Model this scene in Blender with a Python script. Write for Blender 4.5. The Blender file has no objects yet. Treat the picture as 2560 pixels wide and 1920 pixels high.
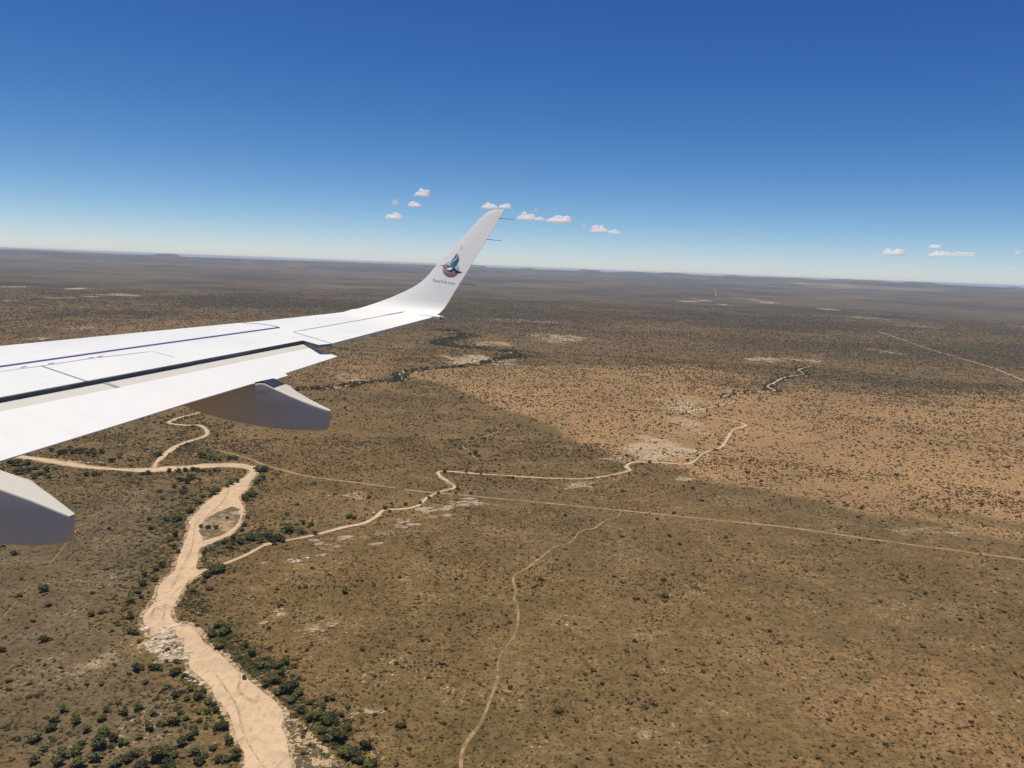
# Aerial view over a semi-arid plain, seen across the wing of an airliner on approach.
# World: metres, +Z up, ground at z = 0, the passenger's eye 250 m above it looking along +Y.
import bpy, bmesh, math, random
import numpy as np
from mathutils import Matrix, Vector

# ------------------------------------------------------------------ camera, sky, sun, exposure
EYE_HEIGHT = 250.0
EXPOSURE = 0.12
SUN_ELEV, SUN_AZ = math.radians(80), math.radians(-60)      # azimuth from +Y towards +X
SUN_STRENGTH, SKY_STRENGTH = 3.7, 0.10
SKY_CONTRAST, SKY_GAIN = (1.90, 1.40, 0.90), (2.62, 1.50, 1.08)   # the photo's deep, contrasty blue
HAZE_DENSITY = 3.0e-5

SKY_ALT, SKY_AIR, SKY_DUST, SKY_OZONE = 0.0, 0.5, 0.2, 1.0
BROWN, OLIVE, GREYB, TAN = (0.188, 0.113, 0.042), (0.137, 0.093, 0.036), (0.152, 0.105, 0.054), (0.278, 0.172, 0.073)
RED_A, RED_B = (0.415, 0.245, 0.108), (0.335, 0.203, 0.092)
PALE_A, PALE_B = (0.60, 0.46, 0.29), (0.44, 0.315, 0.18)
FLECK, TUFT, SCRUB = (0.54, 0.41, 0.26), (0.084, 0.056, 0.022), (0.080, 0.061, 0.036)
SAND_A, SAND_B, SAND_C = (0.66, 0.46, 0.27), (0.57, 0.395, 0.23), (0.39, 0.28, 0.175)

HAZE_TOP, HAZE_COL = 262.0, (0.70, 0.85, 1.0)

# ------------------------------------------------------------------ surveyed positions, metres
# (ground points x, y east / ahead of the aircraft; wing points along span, along flight)

CAM = [[0.9992976,-0.0374737,0.0],[0.0056407,0.1504186,-0.9886063],[0.0370467,0.9879119,0.1505243]]
ATT = [[0.2899432,-0.9561341,0.0417197],[0.9570403,0.2897853,-0.0099174],[-0.0026074,0.0428029,0.9990801]]
WING_H = 2.1467
WING_D = 0.10504
PROFILE = {"ob":10.62,"r":0.55,"cant":1.11701}
S_ARC = [8.6678,9.2244]
LE = [[4.6762,8.086],[6.02,7.3591],[7.724,6.4373],[8.7715,5.953],[8.8881,5.8259],[9.0398,5.6158],[9.2091,5.3338],[9.3964,5.0394],[9.579,4.8607],[9.7614,4.7633],[9.9455,4.6523],[10.2489,4.4676],[10.6808,4.2031],[10.7639,4.1411],[10.8187,4.0728],[10.8488,3.9858],[10.8658,3.9029]]
TE = [[6.6577,4.9703],[8.6427,4.6804],[8.8444,4.5727],[8.9383,4.4987],[9.0715,4.4342],[9.4032,4.3285],[9.6357,4.2442],[9.8551,4.1692],[10.3267,4.0107],[10.7032,3.8812],[10.8666,3.8367]]
GAP = [[3.2259,6.3494],[6.6434,5.3779],[6.5183,5.0698],[6.5148,4.9827],[6.6577,4.9703]]
SLAT = [[4.0111,7.2896],[5.3975,6.7884],[7.1957,6.0966]]
SLAT_END = [[7.1957,6.0966],[7.2528,6.2498],[7.2699,6.4162],[7.2433,6.5988],[7.2142,6.7018]]
AIL_HINGE = [[7.0363,5.7731],[7.4994,5.6448],[8.0216,5.4996],[8.339,5.4106],[8.5918,5.3433],[8.763,5.2618],[8.8601,5.1391],[8.925,5.0262]]
AIL = [[7.0363,5.7731],[8.925,5.0262],[8.8444,4.5727],[6.6577,4.9703]]
SPOILER_HINGE = [[3.8705,7.1213],[4.2142,6.9791],[4.6899,6.8162],[5.2586,6.5132]]
SP_CUT = [[[4.2142,6.9791],[4.1073,6.5673],[3.9708,6.1366]],[[5.2788,6.566],[5.2061,6.2778],[5.1106,6.0047]]]
HINGE_MARKS = [[4.0985,7.0809],[4.3356,6.9763],[4.7111,6.8277],[4.8061,6.793]]
CREASE = [[8.8771,5.8203],[8.8783,5.4198],[8.7515,5.1215],[8.3125,4.7344]]
SPOTS = [[6.8282,5.8868],[6.7841,5.6819],[6.7588,5.5995],[7.4143,5.9602],[7.749,5.8149],[7.5972,5.8318]]
FLAP_LE = [[5.2328,6.3806,-1.635],[8.6102,5.4078,-1.279]]
FLAP_TE = [[4.5433,5.558,-1.9189],[5.41,5.4066,-1.8072],[6.3043,5.2581,-1.6904],[7.1691,5.0958,-1.5812],[7.4557,4.9907,-1.5557],[7.6461,4.9584,-1.5309],[7.6727,5.0127,-1.5153],[8.6042,4.8677,-1.3916]]
FLAP_BAND = [[5.0872,6.2068,-1.695],[6.1397,5.9118,-1.5823],[7.5421,5.5299,-1.4299],[8.6077,5.2297,-1.3162]]
FLAP_N = [-0.1595,-0.1999,0.9668]
FLAP_D = [-0.2461,-0.9403,-0.235]
FLAP_AX = [0.956,-0.2754,0.1008]
FLAP_MARK = [[6.1066,6.1028,-1.5483],[6.1285,6.016,-1.5627],[6.1312,5.9467,-1.5766],[6.1325,5.9121,-1.5835]]
FLAP_JOG = [[5.9591,6.224,-1.5476],[5.9644,6.153,-1.5614]]
FAIR_OUT = {"o":7.2,"top":[[4.9648,-1.5602],[4.8212,-1.6026],[4.6485,-1.6496],[4.4757,-1.6911],[4.3088,-1.7248],[4.1713,-1.7474],[4.1368,-1.759]],"bot":[[4.1622,-1.9476],[4.1898,-1.9847],[4.2723,-2.0022],[4.6087,-2.0443],[5.0318,-2.0566],[5.4571,-2.0424],[5.7855,-2.0085],[6.0323,-1.9575]]}
FAIR_IN = {"o":4.2,"top":[[5.1459,-1.9877],[4.8401,-2.0255],[4.5209,-2.0767],[4.4935,-2.0839]],"bot":[[4.5127,-2.2395],[4.5359,-2.2959],[4.5845,-2.3205],[4.8576,-2.3848],[5.1621,-2.43]]}
WICKS = [[10.7032,3.8812,0.3],[10.3233,4.01,0.3],[9.8624,4.1642,0.3],[9.5374,4.2742,0.3]]
TIPLIGHT = [[8.899,4.7941],[8.9296,4.4888]]
EMBLEM = {"halo":[[9.7825,4.7037],[9.8068,4.6894],[9.8253,4.6625],[9.8265,4.6225],[9.8393,4.6077],[9.865,4.5781],[9.8812,4.5507],[9.9068,4.5211],[9.908,4.508],[9.9317,4.5002],[9.9706,4.4782],[10.0178,4.4671],[10.0688,4.468],[10.0792,4.4548],[10.0689,4.439],[10.0703,4.4215],[10.0555,4.4047],[10.0378,4.3939],[10.006,4.3865],[9.9977,4.3756],[9.9566,4.3705],[9.9293,4.3663],[9.9015,4.3686],[9.8684,4.3786],[9.8384,4.3539],[9.7947,4.3304],[9.7479,4.3172],[9.7408,4.2694],[9.7222,4.2738],[9.7012,4.3041],[9.6922,4.3284],[9.6609,4.3475],[9.6359,4.3725],[9.6185,4.4037],[9.6108,4.4372],[9.6139,4.4734],[9.6254,4.5116],[9.6472,4.5479],[9.6762,4.5816],[9.7105,4.6078],[9.7503,4.625],[9.7913,4.6296],[9.7987,4.6605],[9.7838,4.6883]],"head":[[9.8091,4.6788],[9.8162,4.6513],[9.8155,4.6064],[9.8297,4.6018],[9.8326,4.5792],[9.8212,4.5408],[9.8122,4.5074],[9.7945,4.5143],[9.7885,4.5463],[9.792,4.5694],[9.795,4.588],[9.8026,4.6167],[9.8075,4.6447]],"f1":[[9.8257,4.4995],[9.8671,4.5005],[9.8902,4.4993],[9.9279,4.4904],[9.9671,4.4641],[10.0142,4.4551],[10.045,4.4477],[10.0106,4.4422],[9.9733,4.4455],[9.9473,4.4527],[9.9109,4.473],[9.8818,4.4906],[9.8447,4.4929]],"f2":[[9.9477,4.4483],[9.9924,4.4388],[10.0559,4.4279],[10.017,4.4215],[9.9748,4.428],[9.9511,4.4358]],"f3":[[9.9403,4.4266],[9.9757,4.4171],[10.0206,4.4063],[9.9819,4.3986],[9.9508,4.4113],[9.9363,4.419]],"f4":[[9.9414,4.4135],[9.9854,4.3847],[9.953,4.386],[9.9331,4.4027]],"wing":[[9.8013,4.5159],[9.8167,4.4974],[9.8447,4.4929],[9.8786,4.4742],[9.9128,4.4512],[9.9403,4.4266],[9.938,4.3994],[9.9386,4.3764],[9.9097,4.3803],[9.8771,4.3842],[9.8369,4.3978],[9.812,4.4207],[9.7824,4.4182],[9.784,4.4518]],"teal":[[9.8051,4.499],[9.8385,4.4848],[9.8699,4.4677],[9.8996,4.4436],[9.9224,4.4201],[9.9244,4.3962],[9.8943,4.398],[9.8568,4.4069],[9.8271,4.4309],[9.8082,4.4376],[9.7876,4.4371],[9.7976,4.4639]],"tealdark1":[[9.8397,4.445],[9.8733,4.4285],[9.9175,4.3968],[9.8695,4.4188],[9.8359,4.4353]],"tealdark2":[[9.8539,4.4395],[9.8974,4.4165],[9.9083,4.3968],[9.899,4.3969],[9.8553,4.4243]],"body":[[9.8054,4.6263],[9.7905,4.5869],[9.7659,4.5632],[9.7801,4.522],[9.7972,4.5105],[9.7817,4.4513],[9.7937,4.4452],[9.7867,4.4214],[9.7781,4.4149],[9.7557,4.3831],[9.7395,4.3351],[9.7333,4.2773],[9.7167,4.2945],[9.7029,4.3265],[9.7009,4.3481],[9.7063,4.3891],[9.7083,4.4383],[9.7193,4.4986],[9.7433,4.5488],[9.7729,4.5872]],"navy":[[9.7377,4.483],[9.7679,4.4524],[9.7833,4.4339],[9.7542,4.4004],[9.726,4.3584],[9.7124,4.3729],[9.715,4.4044],[9.7172,4.4404]],"tail":[[9.7448,4.3673],[9.731,4.3375],[9.7292,4.2865],[9.7155,4.3229],[9.7247,4.3471]],"breast":[[9.7616,4.5599],[9.7717,4.5289],[9.7893,4.5064],[9.7954,4.4678],[9.7796,4.4499],[9.7604,4.4595],[9.742,4.4862],[9.742,4.5218]],"cheek":[[9.8026,4.6167],[9.8008,4.5849],[9.7881,4.5507],[9.7893,4.522],[9.7752,4.5253],[9.7675,4.5546],[9.7825,4.5828]],"face":[[9.818,4.5981],[9.8178,4.5801],[9.8026,4.543],[9.7926,4.5473],[9.8013,4.5784]],"white3":[[9.7137,4.4387],[9.7338,4.4244],[9.7152,4.4018]],"disc":[[9.7705,4.3353],[9.7491,4.332],[9.728,4.3322],[9.7077,4.3359],[9.6886,4.3429],[9.6712,4.3531],[9.656,4.3662],[9.6432,4.382],[9.6333,4.4],[9.6264,4.4198],[9.6228,4.441],[9.6225,4.4629],[9.6255,4.4851],[9.6318,4.5071],[9.6412,4.5282],[9.6535,4.5481],[9.6684,4.5661],[9.6855,4.5818],[9.7045,4.5949],[9.7248,4.605],[9.7459,4.6119],[9.7674,4.6154],[9.7887,4.6153],[9.8093,4.6117],[9.8286,4.6047],[9.8461,4.5945],[9.8615,4.5812],[9.8744,4.5653],[9.8844,4.5471],[9.8912,4.527],[9.8948,4.5057],[9.8949,4.4836],[9.8917,4.4612],[9.8853,4.4392],[9.8756,4.418],[9.8632,4.3983],[9.8481,4.3804],[9.8309,4.3648],[9.8119,4.3519],[9.7916,4.342]]}
SMEAR = [[10.1768,4.3996],[10.1734,4.3833],[10.1462,4.3747],[10.1193,4.3618],[10.1161,4.4011],[10.144,4.4009]]
TEXT = [[9.5252,4.7268],[9.5019,4.3479],[9.58,4.7295]]
SCRATCH = [[9.4573,4.6309],[9.4502,4.5625]]
SMALLMARK = [[10.7268,3.9459],[10.7276,3.8949]]
RIVER = [[-120.3,327.0],[-126.2,347.0],[-130.3,358.5],[-137.4,368.1],[-145.8,383.6],[-158.2,400.1],[-165.2,406.9],[-171.4,417.5],[-181.2,427.0],[-191.4,436.4],[-197.1,448.6],[-206.0,461.7],[-219.1,478.5],[-232.7,473.6],[-238.3,483.2],[-247.4,493.6],[-252.2,504.8],[-254.6,518.7],[-256.8,534.0],[-263.1,552.0],[-265.0,566.1],[-265.5,583.6],[-273.5,608.3],[-279.0,627.9],[-284.2,649.7],[-291.1,671.8],[-298.1,691.9],[-302.5,697.1],[-306.6,729.1],[-308.9,765.6],[-310.3,798.4],[-307.9,829.7],[-304.1,858.4],[-304.6,875.8],[-309.9,885.8],[-319.6,891.8],[-331.3,893.8],[-346.6,893.4],[-362.1,885.6],[-380.2,875.7],[-399.7,865.8],[-423.4,858.9],[-452.1,861.9],[-481.0,864.8],[-512.0,871.1],[-540.4,881.7],[-572.2,894.1],[-599.6,901.6],[-659.7,924.8],[-729.8,952.4],[-748.1,976.9],[-673.0,944.0],[-597.8,913.9],[-558.9,903.9],[-523.9,891.7],[-488.3,878.3],[-452.0,872.6],[-420.3,879.0],[-409.7,887.9],[-387.6,893.0],[-369.9,905.1],[-344.2,912.8],[-323.5,913.9],[-308.6,904.6],[-300.6,890.8],[-292.9,870.4],[-290.4,845.1],[-283.4,814.1],[-282.0,790.3],[-280.1,777.6],[-268.5,754.4],[-257.4,725.0],[-251.2,698.4],[-248.8,672.1],[-253.1,660.1],[-259.1,643.4],[-262.8,635.3],[-260.9,629.7],[-255.7,613.7],[-247.5,588.6],[-240.0,591.0],[-238.8,588.6],[-240.8,575.5],[-243.4,565.1],[-242.0,550.9],[-237.8,532.9],[-235.5,518.3],[-232.0,509.0],[-226.2,500.2],[-221.2,497.0],[-214.6,496.3],[-208.0,490.3],[-199.0,480.1],[-192.3,470.7],[-186.4,466.9],[-183.7,461.3],[-177.8,458.6],[-168.0,447.3],[-156.5,435.6],[-146.8,425.8],[-136.2,415.2],[-127.5,406.6],[-120.2,396.6],[-116.8,389.6],[-116.0,382.5],[-111.0,373.5],[-105.4,360.0],[-100.7,348.5],[-93.5,328.4]]
ISLAND = [[-269.3,651.3],[-285.3,685.5],[-289.1,708.0],[-284.8,731.7],[-278.0,747.9],[-268.8,741.3],[-258.3,716.4],[-253.5,689.1],[-258.7,663.7]]
BAR = [[-117.5,388.4],[-115.7,389.6],[-110.4,388.8],[-103.3,382.6],[-94.0,371.8],[-84.0,360.6],[-76.1,349.9],[-69.1,338.3],[-64.6,330.0],[-92.2,328.5],[-100.3,348.5],[-105.0,360.0],[-110.6,373.6],[-115.4,382.6]]
BARSAND = [[-115.7,389.6],[-108.3,386.7],[-94.0,371.8],[-83.4,360.6],[-75.4,350.0],[-64.8,331.4]]
OXBOW = [[-608.6,922.4],[-562.5,903.3],[-536.0,899.5],[-497.2,891.9],[-485.7,897.4]]
TRIB_NW = [[-417.7,877.6],[-425.6,902.6],[-434.7,947.5],[-439.4,990.9],[-435.3,1015.1],[-427.9,1043.6],[-428.8,1066.9],[-445.8,1099.4],[-463.2,1119.2],[-482.5,1115.6],[-506.5,1122.9],[-514.9,1136.3],[-513.8,1161.4],[-507.2,1185.3],[-500.5,1213.5],[-488.1,1285.2],[-462.9,1372.4]]
CREEK = [[-212.7,646.3],[-205.9,653.0],[-186.8,667.3],[-170.0,682.9],[-154.2,700.2],[-138.2,713.5],[-129.5,733.8],[-125.3,755.9],[-109.2,760.5],[-94.0,773.0],[-87.3,802.0],[-75.5,827.4],[-60.9,845.0],[-70.3,868.5],[-81.8,891.1],[-84.7,910.7],[-68.3,913.0],[-33.3,906.9],[-0.7,904.2],[32.7,899.9],[87.4,902.1],[122.5,921.5],[153.4,950.4],[151.3,967.9],[167.4,995.1],[203.7,996.3],[239.6,997.4],[274.6,1060.7],[313.4,1111.2],[354.5,1212.9],[372.2,1243.9],[395.3,1270.7],[395.4,1294.2],[370.8,1328.1],[333.6,1346.5],[326.4,1371.6],[328.1,1395.4],[371.2,1432.8],[446.1,1518.9],[438.0,1569.7],[464.2,1611.1],[526.6,1662.7],[581.8,1686.7],[586.7,1751.4],[615.2,1801.5],[689.2,1927.9],[766.2,2007.6],[780.7,2091.1],[860.6,2200.7]]
CREEK_LOW = [[-231.6,600.3],[-227.0,608.6],[-222.0,618.0],[-216.8,632.4],[-212.7,646.3]]
GULLY = [[8.9,1209.3],[-44.4,1099.5],[-54.2,1086.0],[-64.8,1050.2],[-53.8,1014.8],[-45.0,986.2],[-36.4,954.5],[-41.2,935.9],[-56.0,920.8]]
RIVER_N = [[-472.5,1401.2],[-415.3,1471.4],[-379.1,1485.0],[-347.6,1507.8],[-332.1,1543.0],[-320.4,1573.1],[-294.7,1590.8],[-258.6,1611.3],[-243.2,1632.7],[-240.8,1663.4],[-255.0,1722.8],[-256.4,1762.7],[-235.8,1782.3],[-213.7,1824.2],[-166.3,1860.0],[-122.9,1911.1],[-78.8,1981.2],[-31.1,2093.1],[10.7,2173.8],[-5.7,2229.5],[-20.7,2311.3],[-78.4,2336.6],[-173.2,2361.5],[-238.8,2436.8],[-233.8,2546.6],[-166.3,2739.8],[-219.4,2851.3],[-253.0,2964.1],[-307.2,3119.3]]
ROAD = [[-382.0,975.3],[-348.0,954.7],[-322.0,933.9],[-298.8,911.7],[-277.9,896.0],[-259.0,884.1],[-224.5,864.3],[-174.8,850.9],[-135.2,838.4],[-104.4,826.7],[-58.8,818.9],[20.3,803.9],[115.8,784.8],[207.1,765.4],[275.7,750.8],[337.2,729.3],[410.0,704.1],[479.3,681.6],[539.0,662.6]]
TRACK = [[119.7,782.6],[112.7,760.8],[98.4,747.8],[86.8,724.9],[71.9,715.1],[63.1,690.9],[57.1,678.7],[45.2,670.3],[34.6,649.5],[24.6,629.9],[17.9,615.1],[8.8,602.3],[6.9,589.1],[8.9,572.2],[7.7,553.0],[10.1,548.3],[10.9,519.1],[7.8,494.8],[-1.7,465.7],[-2.1,442.5],[-5.5,416.9],[-9.8,393.4],[-16.5,375.9],[-18.9,364.2],[-18.5,353.3],[-17.4,332.6]]
ROAD_NE = [[1816.6,3847.4],[1784.4,3715.9],[1588.9,2960.0],[1514.9,2583.9],[1455.0,2309.3],[1371.2,2047.7],[1285.0,1721.5]]
PATH_W = [[-393.3,682.3],[-373.3,613.6],[-367.3,591.2],[-359.0,555.8],[-352.2,531.7],[-340.9,489.5],[-333.6,462.9]]
PATH_E = [[-201.7,556.1],[-176.4,516.9],[-160.5,485.5],[-138.2,464.7],[-125.0,448.0],[-114.8,436.8],[-99.2,421.2],[-77.6,409.9],[-63.8,398.8]]
ROAD_FAR = [[3425.8,13541.0],[2873.3,11162.0],[2318.6,8938.3]]
ROAD_FAR2 = [[3142.9,4946.0],[3160.1,4787.8],[3172.7,4519.7]]
PALE = [[334.1,1467.8,58.6,111.2,0.7],[210.6,1081.9,66.7,89.4,0.85],[298.1,1269.3,43.0,95.2,0.7],[156.8,1026.2,34.1,36.0,0.6],[-163.3,799.6,23.4,24.0,0.5],[189.6,2807.7,132.3,212.5,0.7],[26.5,3628.5,290.1,112.6,0.6],[-100.1,2071.2,102.3,124.6,0.8],[-56.9,2492.7,83.7,94.5,0.6],[-345.7,1641.9,59.8,73.4,0.5],[745.6,2319.1,85.6,73.1,0.7],[885.3,2363.1,88.8,77.1,0.6],[1325.1,2741.6,73.0,107.9,0.6],[994.8,2519.0,47.9,88.2,0.5],[-248.4,438.9,14.2,15.1,0.45],[-3286.8,5043.1,96.7,160.4,0.9],[-2898.5,5096.1,76.2,158.0,0.9],[-2401.6,4041.0,94.0,120.8,0.9],[-2341.3,4573.1,208.1,149.6,0.9],[-2374.8,4289.3,82.2,111.1,0.8],[-2424.2,3684.0,48.9,103.2,0.8],[-1340.0,2155.2,39.3,58.6,0.7],[-1413.1,2508.3,57.8,125.9,0.5],[1577.2,7048.4,131.3,215.1,1.3],[1789.7,7403.2,77.6,238.5,1.3],[2601.7,6413.3,78.6,187.2,1.3],[2535.3,7957.7,37.4,741.2,1],[2397.0,7399.0,80.7,181.2,1.2],[1769.7,6592.6,32.8,189.9,1],[2373.1,5129.8,167.7,184.9,0.6],[2316.7,4406.5,138.6,139.5,0.6],[2633.8,8771.6,539.9,341.3,0.6],[7676.0,17309.6,1942.8,1832.5,0.5],[-37.6,786.8,25.6,12.6,0.6],[-83.2,741.7,16.0,10.1,0.5],[-105.0,726.9,15.6,9.7,0.5],[-114.7,691.2,18.6,11.1,0.45],[-139.6,667.2,14.3,9.4,0.5],[-152.7,645.7,13.9,10.0,0.4],[83.8,870.8,19.2,11.9,0.7],[216.8,923.6,15.4,11.6,0.8],[-114.7,579.4,9.4,6.3,0.3],[-80.2,582.6,7.9,5.6,0.4],[-129.4,490.2,13.3,13.2,0.4],[-116.1,503.2,8.2,7.4,0.4],[-158.7,515.2,3.9,5.2,0.9],[-199.6,606.0,3.9,5.3,0.9],[-178.5,613.4,13.1,7.2,0.4],[-136.1,432.9,5.9,7.2,0.3],[-71.7,399.0,6.7,3.3,0.6],[-81.6,392.6,3.1,1.9,0.6],[29.6,527.7,23.5,16.8,0.2],[108.4,497.5,16.9,18.4,0.25],[-61.1,433.7,48.4,39.5,0.15],[98.2,383.6,33.3,19.3,0.25],[255.6,393.3,27.8,22.8,0.15],[-42.0,485.7,40.5,29.6,0.12],[57.0,677.7,75.4,56.2,0.1],[-211.5,533.8,7.2,18.3,0.3],[-216.7,504.1,5.4,9.9,0.4],[-203.5,579.0,18.6,12.5,0.2],[418.5,749.8,114.2,20.4,0.35]]
DARK = [[-1613.3,3197.2,265.3,227.5,1],[-1504.1,4042.7,347.6,268.2,1],[-1753.5,2929.0,79.8,174.9,1],[-1895.6,3277.2,29.8,105.9,1],[1456.7,7975.6,1071.5,492.0,1],[2429.0,5796.8,297.8,397.9,0.9],[2976.7,5111.6,835.8,328.0,1],[1342.0,3928.4,457.6,327.2,0.8],[974.6,1821.2,327.9,267.7,0.6],[530.7,1774.1,126.3,87.2,0.5],[-1490.8,4896.7,585.9,215.4,0.8],[-639.7,4298.9,529.7,244.7,0.7],[-3894.7,6334.0,750.5,408.0,0.8],[-4019.6,8752.0,1423.0,547.3,0.8],[321.5,5524.0,832.5,333.5,0.6],[3955.8,7564.1,1719.4,716.8,0.6],[1532.8,14127.1,4515.3,1346.2,0.6],[-401.9,8752.0,1676.1,676.8,0.5],[-1493.3,2315.7,83.8,140.3,0.6],[-176.4,1401.2,89.7,62.0,0.3],[-202.9,534.6,11.4,29.8,0.5],[-181.0,497.9,10.7,25.9,0.5],[-154.1,500.1,8.1,12.6,0.4]]
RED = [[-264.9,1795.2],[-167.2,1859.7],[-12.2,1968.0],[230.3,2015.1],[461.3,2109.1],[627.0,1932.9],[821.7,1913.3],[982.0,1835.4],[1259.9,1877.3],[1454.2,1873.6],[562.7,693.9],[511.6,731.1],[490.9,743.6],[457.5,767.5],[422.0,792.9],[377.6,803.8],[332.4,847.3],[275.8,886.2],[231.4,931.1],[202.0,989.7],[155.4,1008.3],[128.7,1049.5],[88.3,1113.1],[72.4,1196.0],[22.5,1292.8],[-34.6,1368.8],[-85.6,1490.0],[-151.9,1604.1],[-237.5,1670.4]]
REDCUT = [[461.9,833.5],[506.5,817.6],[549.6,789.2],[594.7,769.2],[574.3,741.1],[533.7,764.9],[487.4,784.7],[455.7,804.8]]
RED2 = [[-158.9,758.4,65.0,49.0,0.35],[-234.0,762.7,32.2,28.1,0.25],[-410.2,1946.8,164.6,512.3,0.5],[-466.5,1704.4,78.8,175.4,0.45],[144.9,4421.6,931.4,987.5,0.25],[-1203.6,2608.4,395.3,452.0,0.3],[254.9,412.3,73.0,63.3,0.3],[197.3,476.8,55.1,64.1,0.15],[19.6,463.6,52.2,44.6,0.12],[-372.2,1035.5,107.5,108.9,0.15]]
ROCKS = [["main",[[-226.8,478.6],[-222.7,480.7],[-222.9,475.4],[-226.5,472.5],[-229.4,469.7],[-218.2,468.8],[-223.1,463.4],[-217.7,462.1],[-212.9,464.2],[-209.0,462.8],[-217.8,457.2],[-212.5,454.3],[-207.8,456.3],[-208.1,449.9],[-203.6,454.2],[-209.8,446.6],[-213.4,470.9],[-230.2,466.2],[-200.4,450.5],[-220.9,460.2],[-211.9,460.1],[-220.7,467.0]]],["sill",[[-227.1,486.7],[-225.0,488.8],[-222.9,491.7],[-221.3,494.1],[-241.7,485.0],[-240.7,486.6]]],["bank",[[-187.7,431.6],[-185.0,429.6],[-182.8,423.4],[-181.0,422.8],[-176.8,421.7],[-174.8,420.4],[-186.9,425.9]]],["bars",[[-252.7,527.2],[-250.4,529.1],[-247.2,519.2],[-245.3,521.1],[-241.8,519.3]]],["mid",[[-57.2,779.8],[-47.4,786.6],[-37.5,793.6],[-30.1,785.9],[-72.5,761.6],[-64.2,762.6],[-56.9,755.5],[-81.2,750.0],[-89.0,759.6],[-97.4,713.3],[-101.7,710.5]]],["mid2",[[-180.6,615.3],[-176.9,612.0],[-172.9,612.4],[-167.3,619.2],[-158.2,626.7],[-155.2,628.9]]],["mid3",[[-149.0,669.5],[-145.6,667.8],[-153.3,650.5],[-169.4,656.9],[-175.3,662.5],[-121.2,655.9]]],["far",[[83.1,875.8],[86.4,865.0],[96.4,881.3],[91.0,869.3],[71.3,859.3]]],["far2",[[213.9,921.1],[219.9,917.9],[215.6,913.2]]],["low",[[-134.5,483.2],[-129.7,485.7],[-127.8,490.2],[-123.1,491.6],[-117.4,497.6],[-116.1,501.1]]],["low2",[[-82.4,393.9],[-80.6,395.0],[-70.4,398.3],[-68.0,399.2],[-65.7,400.4]]],["low3",[[-161.1,519.5],[-158.9,520.9],[-164.5,501.6]]],["low4",[[-142.5,614.6],[-178.9,614.3],[-174.6,608.1],[-159.4,626.4],[-156.0,628.5]]]]
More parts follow.
